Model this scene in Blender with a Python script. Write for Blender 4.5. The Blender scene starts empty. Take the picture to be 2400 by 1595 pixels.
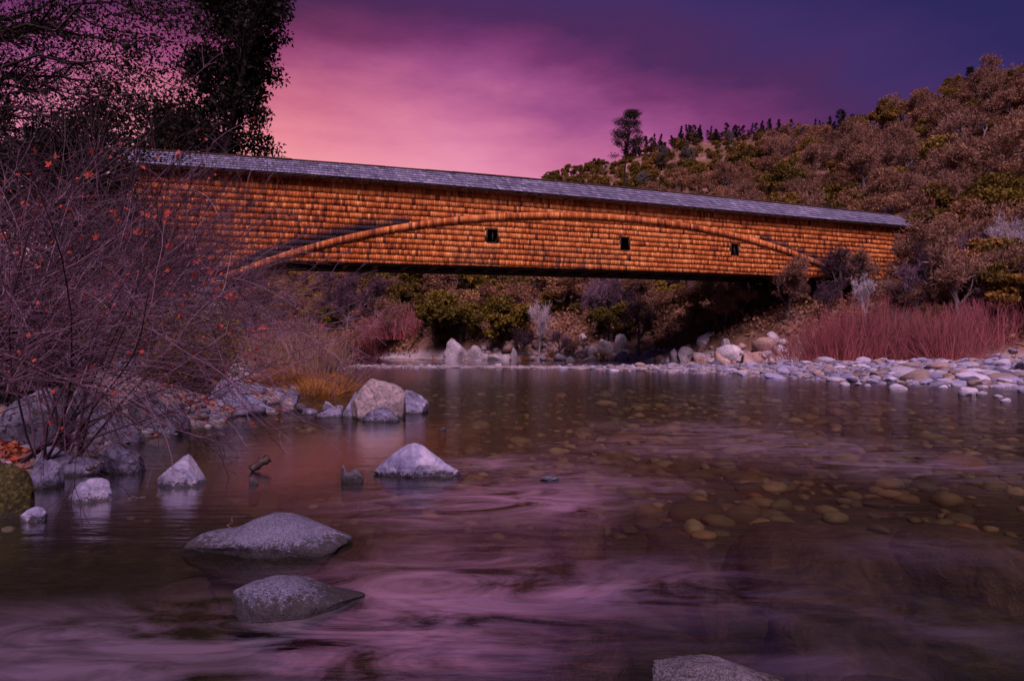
import bpy, math, random
import numpy as np
from mathutils import Vector, Matrix, noise as mnoise

sc = bpy.context.scene
COL = sc.collection
R = math.radians

# ------------------------------------------------------------------ camera
F = 1600.0; CX = 1200.0; HY = 811.0; CH = 1.6          # photo pixels (2400 wide), horizon row, camera height
cam = bpy.data.cameras.new('camera'); camo = bpy.data.objects.new('camera', cam); COL.objects.link(camo)
camo.location = (0, 0, CH); camo.rotation_euler = (R(90), 0, 0)
cam.sensor_width = 36; cam.lens = 24.0
cam.shift_y = (HY - 797.5) / 2400.0
cam.clip_start = 0.05; cam.clip_end = 3000
sc.camera = camo

# ------------------------------------------------------------------ sky, sun, exposure
SUN_EL, SUN_AZ = R(54), R(172)      # azimuth clockwise from +Y: soft pink dusk light from behind right
world = bpy.data.worlds.new('World'); sc.world = world; world.use_nodes = True
wt = world.node_tree; wn = wt.nodes; wl = wt.links
for n in list(wn): wn.remove(n)
w_out = wn.new('ShaderNodeOutputWorld'); bg = wn.new('ShaderNodeBackground')
tc = wn.new('ShaderNodeTexCoord')
sky = wn.new('ShaderNodeTexSky'); sky.sky_type = 'NISHITA'; sky.sun_disc = False
sky.sun_elevation = SUN_EL; sky.sun_rotation = SUN_AZ; sky.altitude = 200; sky.ozone_density = 4; sky.dust_density = 2
def vmath(op, a=None, b=None):
    n = wn.new('ShaderNodeVectorMath'); n.operation = op
    if a is not None: wl.new(a, n.inputs[0]) if hasattr(a, 'links') else setattr(n.inputs[0], 'default_value', a)
    if b is not None: wl.new(b, n.inputs[1]) if hasattr(b, 'links') else setattr(n.inputs[1], 'default_value', b)
    return n
def smath(op, a, b=None, clamp=False):
    n = wn.new('ShaderNodeMath'); n.operation = op; n.use_clamp = clamp
    for i, v in enumerate((a, b)):
        if v is None: continue
        if hasattr(v, 'links'): wl.new(v, n.inputs[i])
        else: n.inputs[i].default_value = v
    return n.outputs[0]
nrm = vmath('NORMALIZE', tc.outputs['Generated'])
# wispy cloud streaks: noise in a space stretched along the sky
mp = wn.new('ShaderNodeMapping'); mp.inputs['Scale'].default_value = (1.4, 1.4, 4.2); mp.inputs['Rotation'].default_value = (R(10), R(-22), 0)
wl.new(nrm.outputs[0], mp.inputs['Vector'])
nz = wn.new('ShaderNodeTexNoise'); nz.inputs['Scale'].default_value = 2.1; nz.inputs['Detail'].default_value = 7; nz.inputs['Roughness'].default_value = .55; nz.inputs['Distortion'].default_value = .5
wl.new(mp.outputs[0], nz.inputs['Vector'])
nz2 = wn.new('ShaderNodeTexNoise'); nz2.inputs['Scale'].default_value = 6.0; nz2.inputs['Detail'].default_value = 8; nz2.inputs['Roughness'].default_value = .6
wl.new(mp.outputs[0], nz2.inputs['Vector'])
# afterglow: distance from a point on the horizon behind the bridge, flattened along the horizon
sep = wn.new('ShaderNodeSeparateXYZ'); wl.new(nrm.outputs[0], sep.inputs[0])
az = smath('ARCTAN2', sep.outputs[0], sep.outputs[1]); el = smath('ARCSINE', smath('ABSOLUTE', sep.outputs[2]))
daz = smath('MULTIPLY', smath('ADD', az, .30), .5)
ang = smath('DIVIDE', smath('SQRT', smath('ADD', smath('MULTIPLY', daz, daz), smath('MULTIPLY', el, el))), 1.2)
wob = smath('MULTIPLY', smath('SUBTRACT', nz.outputs['Fac'], .5), .085)
wob2 = smath('MULTIPLY', smath('SUBTRACT', nz2.outputs['Fac'], .5), .055)
a2 = smath('ADD', smath('ADD', ang, wob), wob2, clamp=True)
rp = wn.new('ShaderNodeValToRGB'); cr = rp.color_ramp
stops = [(q / 1.2, c) for q, c in [(0.0, (1.0, .52, .50)), (.22, (.92, .40, .50)), (.285, (.80, .27, .42)), (.335, (.60, .165, .33)), (.38, (.36, .082, .25)),
         (.425, (.18, .036, .145)), (.465, (.075, .023, .100)), (.52, (.052, .026, .122)), (.60, (.024, .019, .100)), (.9, (.020, .016, .085)), (1.2, (.018, .014, .070))]]
while len(cr.elements) < len(stops): cr.elements.new(.5)
for e, (p, c) in zip(cr.elements, stops): e.position = p; e.color = (*c, 1)
wl.new(a2, rp.inputs['Fac'])
warm = wn.new('ShaderNodeMix'); warm.data_type = 'RGBA'; warm.blend_type = 'MULTIPLY'
wl.new(smath('SUBTRACT', 1.0, smath('MULTIPLY', smath('ABSOLUTE', smath('ADD', daz, .03)), 7.0), clamp=True), warm.inputs[0]); wl.new(rp.outputs[0], warm.inputs[6]); warm.inputs[7].default_value = (1.06, .98, .74, 1)
mxs = wn.new('ShaderNodeMix'); mxs.data_type = 'RGBA'; mxs.blend_type = 'ADD'; mxs.inputs[0].default_value = 1
tint = wn.new('ShaderNodeMix'); tint.data_type = 'RGBA'; tint.blend_type = 'MULTIPLY'; tint.inputs[0].default_value = 1
wl.new(sky.outputs[0], tint.inputs[6]); tint.inputs[7].default_value = (.0035, .0016, .003, 1)
wl.new(warm.outputs[2], mxs.inputs[6]); wl.new(tint.outputs[2], mxs.inputs[7])
wl.new(mxs.outputs[2], bg.inputs['Color']); bg.inputs['Strength'].default_value = 1.04
wl.new(bg.outputs[0], w_out.inputs['Surface'])

sun = bpy.data.lights.new('sun', 'SUN'); suno = bpy.data.objects.new('sun', sun); COL.objects.link(suno)
sun.energy = 5.0; sun.angle = R(32); sun.color = (1.0, .68, .92)
sdir = Vector((math.sin(SUN_AZ) * math.cos(SUN_EL), math.cos(SUN_AZ) * math.cos(SUN_EL), math.sin(SUN_EL)))
suno.rotation_euler = sdir.to_track_quat('Z', 'Y').to_euler(); suno.location = sdir * 60

vs = sc.view_settings
vs.view_transform = 'Standard'; vs.look = 'None'; vs.exposure = -0.1; vs.gamma = 1.0; vs.use_curve_mapping = False
sc.cycles.use_denoising = True
sc.cycles.max_bounces = 8; sc.cycles.transparent_max_bounces = 16; sc.cycles.glossy_bounces = 3; sc.cycles.diffuse_bounces = 3
sc.cycles.caustics_reflective = False; sc.cycles.caustics_refractive = False

# ------------------------------------------------------------------ helpers
rng = np.random.default_rng(11)
def px(x, y, Y): return Vector(((x - CX) / F * Y, Y, CH + (HY - y) / F * Y))
def gpx(x, y, z=0.0):                                   # pixel on a level surface at height z
    Y = (CH - z) * F / (y - HY); return Vector(((x - CX) / F * Y, Y, z))

def mesh(name, V, Fs, mat=None, smooth=False, attrs=None):
    """V (N,3); Fs list of int arrays (M,k)."""
    me = bpy.data.meshes.new(name)
    V = np.asarray(V, np.float32)
    if isinstance(Fs, np.ndarray): Fs = [Fs]
    Fs = [np.asarray(f, np.int32) for f in Fs if len(f)]
    nl = sum(f.size for f in Fs); npoly = sum(len(f) for f in Fs)
    me.vertices.add(len(V)); me.vertices.foreach_set('co', V.ravel())
    me.loops.add(nl); me.loops.foreach_set('vertex_index', np.concatenate([f.ravel() for f in Fs]))
    me.polygons.add(npoly)
    st = []; o = 0
    for f in Fs:
        st.append(o + np.arange(len(f)) * f.shape[1]); o += f.size
    me.polygons.foreach_set('loop_start', np.concatenate(st).astype(np.int32))
    if smooth: me.polygons.foreach_set('use_smooth', np.ones(npoly, bool))
    if attrs:
        for k, a in attrs.items():
            at = me.attributes.new(k, 'FLOAT', 'POINT'); at.data.foreach_set('value', np.asarray(a, np.float32))
    me.update(calc_edges=True)
    if mat: me.materials.append(mat)
    return me
def obj(name, me, parent=None, loc=None, rot=None, scale=None, label=None, cat=None, group=None, kind=None):
    o = bpy.data.objects.new(name, me); COL.objects.link(o)
    if parent is not None: o.parent = parent
    if loc is not None: o.location = loc
    if rot is not None: o.rotation_euler = rot
    if scale is not None: o.scale = scale
    if label: o['label'] = label
    if cat: o['category'] = cat
    if group: o['group'] = group
    if kind: o['kind'] = kind
    return o
def thing(name, label, cat, loc=(0, 0, 0), group=None, rot=None, scale=None):
    return obj(name, None, None, loc, rot, scale, label, cat, group)

class MB:                                               # mesh collector for boxes and strips
    def __init__(s): s.V = []; s.Q = []; s.n = 0
    def pts(s, P, quads):
        s.V.append(np.asarray(P, float)); s.Q.append(np.asarray(quads) + s.n); s.n += len(P)
    def hexa(s, P):                                     # 8 pts: bottom 4 (ccw), top 4
        s.pts(P, [[0, 3, 2, 1], [4, 5, 6, 7], [0, 1, 5, 4], [1, 2, 6, 5], [2, 3, 7, 6], [3, 0, 4, 7]])
    def build(s, name, mat, **k): return mesh(name, np.concatenate(s.V), [np.concatenate(s.Q)], mat, **k)

def vnoise(P, seed=0, octaves=4, scale=1.0, rough=.5):
    """cheap value-gradient noise, vectorised, range about -1..1"""
    P = np.asarray(P, float) * scale; out = np.zeros(len(P)); amp = 1.0; tot = 0
    for o in range(octaves):
        Q = P + seed * 17.31 + o * 5.7
        i = np.floor(Q).astype(np.int64); f = Q - i; w = f * f * (3 - 2 * f)
        acc = 0
        for dx in (0, 1):
            for dy in (0, 1):
                for dz in (0, 1):
                    h = ((i[:, 0] + dx) * 374761393 + (i[:, 1] + dy) * 668265263 + (i[:, 2] + dz) * 1274126177 + seed * 69069) & 0xffffffff
                    h = ((h ^ (h >> 13)) * 1274126177) & 0xffffffff
                    v = ((h ^ (h >> 16)) & 0xffff) / 32767.5 - 1
                    acc = acc + v * (w[:, 0] if dx else 1 - w[:, 0]) * (w[:, 1] if dy else 1 - w[:, 1]) * (w[:, 2] if dz else 1 - w[:, 2])
        out += acc * amp; tot += amp; amp *= rough; P = P * 2.03
    return out / tot

# ------------------------------------------------------------------ materials
class NT:
    def __init__(s, name):
        s.m = bpy.data.materials.new(name); s.m.use_nodes = True
        s.t = s.m.node_tree; s.n = s.t.nodes; s.l = s.t.links
        s.b = s.n['Principled BSDF']; s.out = s.n['Material Output']
        s.b.inputs['Specular IOR Level'].default_value = .25
    def new(s, typ, **k):
        n = s.n.new(typ)
        for a, v in k.items():
            if a in n.inputs: n.inputs[a].default_value = v
            else: setattr(n, a, v)
        return n
    def link(s, a, b): s.l.new(a, b)
    def coord(s, kind='Object', scale=(1, 1, 1), rot=(0, 0, 0)):
        c = s.new('ShaderNodeTexCoord'); m = s.new('ShaderNodeMapping'); m.inputs['Scale'].default_value = scale; m.inputs['Rotation'].default_value = rot
        s.link(c.outputs[kind], m.inputs[0]); return m.outputs[0]
    def geo(s, scale=(1, 1, 1), rot=(0, 0, 0)):
        c = s.new('ShaderNodeNewGeometry'); m = s.new('ShaderNodeMapping'); m.inputs['Scale'].default_value = scale; m.inputs['Rotation'].default_value = rot
        s.link(c.outputs['Position'], m.inputs[0]); return m.outputs[0]
    def noise(s, vec, scale, detail=5, rough=.55, dist=0):
        n = s.new('ShaderNodeTexNoise'); n.inputs['Scale'].default_value = scale; n.inputs['Detail'].default_value = detail
        n.inputs['Roughness'].default_value = rough; n.inputs['Distortion'].default_value = dist; s.link(vec, n.inputs['Vector']); return n.outputs['Fac']
    def ramp(s, fac, stops):
        r = s.new('ShaderNodeValToRGB'); e = r.color_ramp.elements
        while len(e) < len(stops): e.new(.5)
        for q, (p, c) in zip(e, stops): q.position = p; q.color = (*c, 1) if len(c) == 3 else c
        s.link(fac, r.inputs['Fac']); return r.outputs['Color']
    def math(s, op, a, b=None, clamp=False):
        n = s.new('ShaderNodeMath'); n.operation = op; n.use_clamp = clamp
        for i, v in enumerate((a, b)):
            if v is None: continue
            if hasattr(v, 'links'): s.link(v, n.inputs[i])
            else: n.inputs[i].default_value = v
        return n.outputs[0]
    def mix(s, fac, a, b, blend='MIX'):
        n = s.new('ShaderNodeMix'); n.data_type = 'RGBA'; n.blend_type = blend
        for i, v in ((0, fac), (6, a), (7, b)):
            if hasattr(v, 'links'): s.link(v, n.inputs[i])
            else: n.inputs[i].default_value = v if i == 0 else (*v, 1)
        return n.outputs[2]
    def attr(s, name):
        a = s.new('ShaderNodeAttribute'); a.attribute_name = name; return a.outputs['Fac']
    def rand(s): return s.new('ShaderNodeObjectInfo').outputs['Random']
    def bump(s, h, strength=.5, dist=.02):
        b = s.new('ShaderNodeBump'); b.inputs['Strength'].default_value = strength; b.inputs['Distance'].default_value = dist
        s.link(h, b.inputs['Height']); s.link(b.outputs[0], s.b.inputs['Normal']); return b
    def color(s, c):
        if hasattr(c, 'links'): s.link(c, s.b.inputs['Base Color'])
        else: s.b.inputs['Base Color'].default_value = (*c, 1)
    def rough(s, v): s.b.inputs['Roughness'].default_value = v

def shingle_mat(name, c_dark, c_mid, c_light, c_stain_shade, grain=(9, 9, 1.2)):
    t = NT(name); g = t.geo(grain); tone = t.attr('tone'); stain_shade = t.attr('stain_shade')
    fib = t.noise(g, 3.0, 6, .65)
    big = t.noise(t.geo((.22, .22, .5)), 1.0, 4)
    v = t.math('ADD', t.math('MULTIPLY', tone, .62), t.math('MULTIPLY', fib, .42))
    v = t.math('ADD', v, t.math('MULTIPLY', t.math('SUBTRACT', big, .5), .5), clamp=True)
    c = t.ramp(v, [(.18, c_dark), (.5, c_mid), (.9, c_light)])
    streak = t.noise(t.geo((2.2, 2.2, .35)), 1.5, 4)
    sf = t.math('MULTIPLY', stain_shade, t.math('MULTIPLY', t.math('ADD', streak, .15), 2.2), clamp=True)
    c = t.mix(sf, c, c_stain_shade)
    t.color(c); t.rough(.8); t.bump(fib, .35, .012); return t.m
M = {}
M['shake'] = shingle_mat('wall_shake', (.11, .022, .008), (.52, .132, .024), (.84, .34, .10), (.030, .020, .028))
M['roof'] = shingle_mat('roof_shake', (.075, .07, .115), (.175, .16, .24), (.36, .33, .44), (.05, .04, .06))
def simple(name, stops, scale=4.0, rough=.85, stretch=(1, 1, 1), bump=.3, bd=.02, spec=.2):
    t = NT(name); f = t.noise(t.coord('Object', stretch), scale, 6, .6)
    t.color(t.ramp(f, stops)); t.rough(rough); t.bump(f, bump, bd); t.b.inputs['Specular IOR Level'].default_value = spec; return t.m
M['timber'] = simple('dark_timber', [(.3, (.030, .016, .012)), (.7, (.075, .042, .032))], 6, stretch=(1, 1, .2))
M['board'] = simple('backing_board', [(.3, (.06, .022, .012)), (.7, (.12, .045, .02))], 5)
M['plank'] = simple('deck_plank', [(.3, (.06, .030, .022)), (.7, (.14, .075, .05))], 5)

def rock_mat(name, lo, mid, hi, speck=.0, lichen=0., moss=0., waterline=True, scale=1.0, crack=.5):
    t = NT(name); o = t.coord('Object')
    g = t.geo()
    big = t.noise(g, 1.6 * scale, 6, .6, .6); fine = t.noise(g, 28 * scale, 5, .7); mid_n = t.noise(g, 6 * scale, 6, .6, 1.2)
    v = t.math('ADD', t.math('MULTIPLY', big, .55), t.math('MULTIPLY', mid_n, .45))
    c = t.ramp(v, [(.36, lo), (.5, mid), (.64, hi)])
    if speck:
        sp = t.noise(g, 110 * scale, 2, .5)
        c = t.mix(t.math('MULTIPLY', t.ramp(sp, [(.47, (0, 0, 0)), (.55, (1, 1, 1))]), speck), c, (.28, .26, .33))
        sp2 = t.noise(g, 95 * scale, 2, .5)
        c = t.mix(t.math('MULTIPLY', t.ramp(sp2, [(.54, (0, 0, 0)), (.62, (1, 1, 1))]), speck), c, (.05, .045, .06))
    if lichen:
        li = t.noise(g, 9 * scale, 6, .7, .5)
        c = t.mix(t.math('MULTIPLY', t.ramp(li, [(.53, (0, 0, 0)), (.6, (1, 1, 1))]), lichen), c, (.028, .024, .026))
    if moss:
        mo = t.noise(g, 2.6 * scale, 6, .65)
        mc = t.ramp(t.noise(g, 30, 4), [(.3, (.012, .008, .003)), (.5, (.030, .024, .005)), (.75, (.10, .085, .012))])
        c = t.mix(t.math('MULTIPLY', t.ramp(mo, [(.56 - .25 * moss, (0, 0, 0)), (.64 - .22 * moss, (1, 1, 1))]), min(1, moss * 2)), c, mc)
    if waterline:                                       # dark algae and wet band just above the water
        z = t.new('ShaderNodeSeparateXYZ'); t.link(t.new('ShaderNodeNewGeometry').outputs['Position'], z.inputs[0])
        zz = t.math('ADD', z.outputs[2], t.math('MULTIPLY', t.math('SUBTRACT', t.noise(g, 20, 6, .8), .5), .42))
        k = t.math('MULTIPLY', t.math('SUBTRACT', .065 if waterline is True else waterline, zz), 30, clamp=True)
        c = t.mix(t.math('MULTIPLY', k, .85), c, (.020, .015, .011))
    t.color(c); t.rough(.72)
    h = t.math('ADD', t.math('MULTIPLY', mid_n, .7), t.math('MULTIPLY', fine, .3))
    t.bump(h, .8, .07 / scale); return t.m
M['granite'] = rock_mat('speckled_granite', (.03, .028, .055), (.075, .068, .115), (.15, .135, .20), speck=.45, waterline=.10)
M['pale'] = rock_mat('pale_river_rock', (.07, .068, .135), (.22, .205, .31), (.43, .38, .47))
M['lilac'] = rock_mat('grey_boulder', (.05, .045, .08), (.16, .145, .22), (.33, .30, .40), lichen=.6)
M['granite_dark'] = rock_mat('dark_granite', (.018, .017, .035), (.048, .044, .08), (.11, .10, .155), speck=.4, waterline=.12)
M['slab'] = rock_mat('blue_grey_slab', (.12, .12, .20), (.27, .265, .40), (.44, .42, .54), lichen=.35)
M['lichen'] = rock_mat('lichen_boulder', (.07, .065, .10), (.17, .155, .22), (.34, .31, .40), lichen=1.0, moss=.22, waterline=False)
M['mossy'] = rock_mat('mossy_boulder', (.10, .09, .11), (.20, .18, .22), (.30, .28, .33), moss=.95)
M['tan'] = rock_mat('tan_boulder', (.09, .07, .09), (.24, .18, .18), (.40, .31, .30), lichen=.5)
M['brown'] = rock_mat('brown_boulder', (.15, .09, .075), (.32, .20, .165), (.48, .33, .28), waterline=False, scale=.4)
M['bankrock'] = rock_mat('bank_rock', (.20, .16, .18), (.40, .34, .36), (.62, .54, .56), waterline=False, scale=.45)
M['wet'] = rock_mat('wet_dark_rock', (.025, .02, .024), (.055, .045, .052), (.12, .10, .115), speck=.25)
M['block'] = rock_mat('abutment_stone', (.14, .12, .15), (.27, .24, .29), (.42, .38, .44), waterline=False, scale=.5)
def cobble_mat(name, attr, sat=1.0, under=False, one=None):
    t = NT(name); r = t.attr('tone') if attr else t.rand()
    c = t.ramp(r, [(0, (.07, .065, .10)), (.2, (.22, .20, .26)), (.35, (.14, .135, .20)), (.5, (.27, .20, .18)), (.65, (.21, .205, .29)), (.8, (.36, .33, .38)), (.92, (.18, .125, .11)), (1, (.26, .25, .33))]) if not under else \
        t.ramp(r, [(0, (.008, .008, .005)), (.2, (.07, .055, .03)), (.35, (.018, .018, .011)), (.5, (.05, .055, .028)), (.62, (.125, .10, .056)), (.75, (.026, .03, .018)), (.9, (.18, .15, .095)), (1, (.11, .05, .025))])
    if one: c = t.ramp(r, [(0, tuple(v * .75 for v in one)), (1, tuple(v * 1.25 for v in one))])
    n = t.noise(t.geo(), 7, 5, .6)
    c = t.mix(.35, c, t.ramp(n, [(.3, (.12, .10, .12)), (.7, (.75, .70, .75))]), 'OVERLAY')
    t.color(c); t.rough(.75); t.bump(n, .3, .02); return t.m
COBK = {'pale lilac': (.22, .205, .29), 'near white': (.37, .34, .40), 'dark slate': (.075, .07, .11), 'tan': (.26, .185, .155), 'rusty brown': (.17, .105, .085)}
for k_, c_ in COBK.items(): M['cob_' + k_] = cobble_mat('cobble_' + k_.replace(' ', '_'), False, one=c_)
M['cobble_a'] = cobble_mat('river_cobble_mass', True); M['bedstone'] = cobble_mat('submerged_cobble', True, under=True)

def ground_mat():
    t = NT('bank_ground'); g = t.geo()
    a = t.noise(g, .09, 6, .6, .8); b = t.noise(g, .9, 6, .65); f = t.noise(g, 9, 5, .7)
    hill = t.ramp(t.math('ADD', t.math('MULTIPLY', a, .6), t.math('MULTIPLY', b, .4)),
                  [(.34, (.055, .032, .02)), (.46, (.13, .068, .04)), (.55, (.22, .12, .085)), (.66, (.36, .24, .22))])
    wet = t.ramp(t.math('ADD', t.math('MULTIPLY', f, .5), t.math('MULTIPLY', b, .5)), [(.34, (.005, .005, .003)), (.5, (.018, .016, .009)), (.66, (.055, .046, .026))])
    sand = t.ramp(f, [(.3, (.22, .16, .15)), (.6, (.40, .32, .32))])
    s = t.new('ShaderNodeSeparateXYZ'); t.link(t.new('ShaderNodeNewGeometry').outputs['Position'], s.inputs[0])
    z = t.math('ADD', s.outputs[2], t.math('MULTIPLY', t.math('SUBTRACT', b, .5), .5))
    c = t.mix(t.math('MULTIPLY', t.math('ADD', z, .02), 8, clamp=True), wet, sand)
    c = t.mix(t.math('MULTIPLY', t.math('SUBTRACT', z, .75), 1.6, clamp=True), c, hill)
    t.color(c); t.rough(.95); t.bump(t.math('ADD', b, f), .6, .12); return t.m
M['ground'] = ground_mat()

def water_mat():
    t = NT('river_water'); t.n.remove(t.b)
    # current-drawn relief: long soft ripples stretched along the flow
    flow = t.geo((.55, 1.9, 1), (0, 0, R(-14)))
    n1 = t.noise(flow, 1.1, 5, .55, .8); n2 = t.noise(t.geo((1.6, 5.5, 1), (0, 0, R(-6))), 2.2, 4, .6, .4)
    h = t.math('ADD', t.math('MULTIPLY', n1, .75), t.math('MULTIPLY', n2, .22))
    b = t.new('ShaderNodeBump'); b.inputs['Distance'].default_value = .10; t.link(t.math('SUBTRACT', .27, t.math('MULTIPLY', t.attr('calm'), .10)), b.inputs['Strength']); t.link(h, b.inputs['Height'])
    fr = t.new('ShaderNodeFresnel'); fr.inputs['IOR'].default_value = 1.36; t.link(b.outputs[0], fr.inputs['Normal'])
    gl = t.new('ShaderNodeBsdfGlossy'); t.link(t.math('ADD', .09, t.math('MULTIPLY', t.attr('calm'), .08)), gl.inputs['Roughness']); gl.inputs['Color'].default_value = (1, .97, 1, 1); t.link(b.outputs[0], gl.inputs['Normal'])
    tr = t.new('ShaderNodeBsdfTransparent'); tr.inputs['Color'].default_value = (.74, .72, .56, 1)
    m = t.new('ShaderNodeMixShader'); t.link(t.math('MULTIPLY', fr.outputs[0], t.math('ADD', .58, t.math('MULTIPLY', t.attr('calm'), 2.4)), clamp=True), m.inputs[0]); t.link(tr.outputs[0], m.inputs[1]); t.link(gl.outputs[0], m.inputs[2])
    # silky broken water where the shallow current runs over the stones: sky sheen boosted by a patch mask, with a little mauve-tinted froth
    foam_sheen = t.attr('foam_sheen')
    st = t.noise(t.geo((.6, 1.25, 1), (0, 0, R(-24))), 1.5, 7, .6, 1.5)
    ff = t.math('MULTIPLY', foam_sheen, t.math('MULTIPLY', t.math('SUBTRACT', st, .36), 3.4, clamp=True), clamp=True)
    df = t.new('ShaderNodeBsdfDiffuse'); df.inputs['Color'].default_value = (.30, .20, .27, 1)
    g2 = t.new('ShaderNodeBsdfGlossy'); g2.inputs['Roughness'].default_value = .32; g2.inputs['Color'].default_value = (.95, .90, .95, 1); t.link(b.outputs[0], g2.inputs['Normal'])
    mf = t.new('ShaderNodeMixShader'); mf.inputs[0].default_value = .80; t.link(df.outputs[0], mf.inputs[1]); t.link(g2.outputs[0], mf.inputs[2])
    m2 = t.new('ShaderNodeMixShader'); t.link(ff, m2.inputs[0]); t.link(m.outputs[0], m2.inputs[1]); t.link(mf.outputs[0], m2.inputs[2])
    t.link(m2.outputs[0], t.out.inputs['Surface']); return t.m
M['water'] = water_mat()

def leaf_mat(name, stops, rough=.6, trans=.25, hue_rand=.5):
    t = NT(name); r = t.math('ADD', t.math('MULTIPLY', t.attr('tone'), 1 - hue_rand), t.math('MULTIPLY', t.rand(), hue_rand))
    c = t.ramp(r, stops); t.color(c); t.rough(rough); t.b.inputs['Specular IOR Level'].default_value = .15
    if trans:
        d = t.new('ShaderNodeBsdfTranslucent'); t.link(c, d.inputs['Color'])
        m = t.new('ShaderNodeMixShader'); m.inputs[0].default_value = trans
        t.link(t.b.outputs[0], m.inputs[1]); t.link(d.outputs[0], m.inputs[2]); t.link(m.outputs[0], t.out.inputs['Surface'])
    return t.m
M['leaf_dark'] = leaf_mat('dark_evergreen_leaf', [(0, (.005, .004, .003)), (.6, (.013, .010, .006)), (1, (.03, .021, .011))])  # near black: the backlit silhouette is put into the leaf colour
M['leaf_olive'] = leaf_mat('olive_oak_leaf', [(0, (.055, .042, .008)), (.4, (.15, .105, .016)), (.7, (.23, .155, .026)), (1, (.33, .18, .035))])
M['leaf_brush'] = leaf_mat('chaparral_leaf', [(0, (.05, .038, .010)), (.5, (.14, .09, .018)), (.8, (.26, .14, .03)), (1, (.34, .17, .045))])
M['leaf_brown'] = leaf_mat('dry_oak_leaf', [(0, (.07, .032, .018)), (.35, (.20, .095, .055)), (.65, (.32, .165, .092)), (1, (.46, .225, .08))])
M['leaf_grey'] = leaf_mat('grey_pine_needle', [(0, (.07, .06, .05)), (.5, (.15, .13, .11)), (1, (.24, .21, .18))])
M['leaf_pine'] = leaf_mat('pine_needle', [(0, (.012, .010, .010)), (.6, (.028, .022, .016)), (1, (.06, .045, .03))])
M['leaf_red'] = leaf_mat('red_autumn_leaf', [(0, (.45, .045, .03)), (.5, (.62, .10, .06)), (1, (.70, .28, .18))], trans=.35)
M['leaf_yellow'] = leaf_mat('vine_leaf', [(0, (.05, .045, .012)), (.5, (.11, .10, .02)), (.8, (.30, .22, .03)), (1, (.55, .38, .04))])
M['litter'] = leaf_mat('fallen_leaf', [(0, (.20, .06, .035)), (.5, (.45, .12, .06)), (1, (.55, .25, .15))], trans=0)
M['grass'] = leaf_mat('dry_orange_grass', [(0, (.20, .075, .02)), (.5, (.42, .18, .05)), (1, (.55, .30, .09))], trans=.2)
M['twig_purple'] = leaf_mat('bare_grey_twig', [(0, (.02, .011, .016)), (.45, (.075, .036, .052)), (.75, (.19, .105, .145)), (1, (.46, .31, .39))], trans=0)
M['twig_red'] = leaf_mat('red_willow_twig', [(0, (.10, .022, .03)), (.5, (.30, .068, .07)), (1, (.50, .17, .17))], trans=0)
M['twig_willow'] = leaf_mat('dull_willow_twig', [(0, (.07, .022, .028)), (.5, (.24, .075, .082)), (1, (.44, .21, .21))], trans=0)
M['twig_brown'] = leaf_mat('brown_twig', [(0, (.10, .052, .04)), (.5, (.25, .135, .095)), (1, (.40, .24, .17))], trans=0)
M['twig_white'] = leaf_mat('pale_bark_twig', [(0, (.30, .24, .27)), (.5, (.44, .36, .39)), (1, (.58, .50, .53))], trans=0)
M['bark'] = simple('dark_bark', [(.3, (.010, .007, .007)), (.7, (.032, .022, .02))], 5, stretch=(1, 1, .25), bump=.6, bd=.05)  # bark darkened likewise to hold the backlit silhouette
M['bark_grey'] = simple('grey_bark', [(.3, (.07, .05, .055)), (.7, (.20, .155, .165))], 5, stretch=(1, 1, .25), bump=.5, bd=.03)
M['wood_wet'] = simple('wet_driftwood', [(.3, (.018, .012, .012)), (.7, (.07, .045, .04))], 8, stretch=(.3, 1, 1), rough=.5)
M['sign'] = simple('painted_sign', [(.3, (.30, .22, .22)), (.7, (.45, .36, .36))], 8)
M['sign_dark'] = simple('sign_panel', [(.3, (.05, .035, .04)), (.7, (.11, .08, .09))], 8)

# ------------------------------------------------------------------ terrain
LEFT = np.array([(-7, -30), (-5.0, -6), (-4.3, 3), (-4.9, 6.6), (-5.6, 8.2), (-6.2, 11.5), (-6.0, 14.0), (-6.4, 18.4), (-7.5, 25), (-9, 33), (-11, 42), (-14, 52), (-20, 62), (-28, 72), (-40, 82), (-80, 105)], float)
RIGHT = np.array([(-80, 132), (-40, 106), (-19, 90), (-7.5, 76), (14, 73), (21, 68), (25, 61), (29, 54), (36, 48), (42, 40), (47, 28), (48, 8), (48, -30)], float)
BAR = np.array([(-20, 52), (-12, 50.5), (-4, 50), (3, 48.5), (9, 43), (13, 37.5), (15, 32), (18, 28), (24, 24), (36, 18), (55, 20), (55, 50), (34, 55), (27, 55), (22, 54), (16, 54), (10, 54.5), (3, 53), (-4, 53.5), (-14, 57), (-24, 60)], float)
def seg_dist(P, poly, closed=False):
    A = poly; B = np.roll(poly, -1, 0)
    if not closed: A, B = A[:-1], B[:-1]
    best = np.full(len(P), 1e9)
    for a, b in zip(A, B):
        ab = b - a; t = np.clip(((P - a) @ ab) / (ab @ ab), 0, 1)
        d = np.hypot(*(P - a - t[:, None] * ab).T); best = np.minimum(best, d)
    return best
def inside(P, poly):
    x, y = P[:, 0], P[:, 1]; r = np.zeros(len(P), bool)
    for (x1, y1), (x2, y2) in zip(poly, np.roll(poly, -1, 0)):
        c = ((y1 > y) != (y2 > y)) & (x < (x2 - x1) * (y - y1) / (y2 - y1 + 1e-12) + x1); r ^= c
    return r
RIVER = np.concatenate([LEFT, RIGHT])
SKYX = np.array([-1500, -400, 400, 700, 1000, 1215, 1300, 1440, 1600, 1750, 1900, 1990, 2050, 2200, 2400, 2800, 3800])
SKYY = np.array([620, 600, 585, 540, 475, 432, 408, 374, 325, 312, 308, 310, 296, 240, 168, 70, 10])
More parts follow.
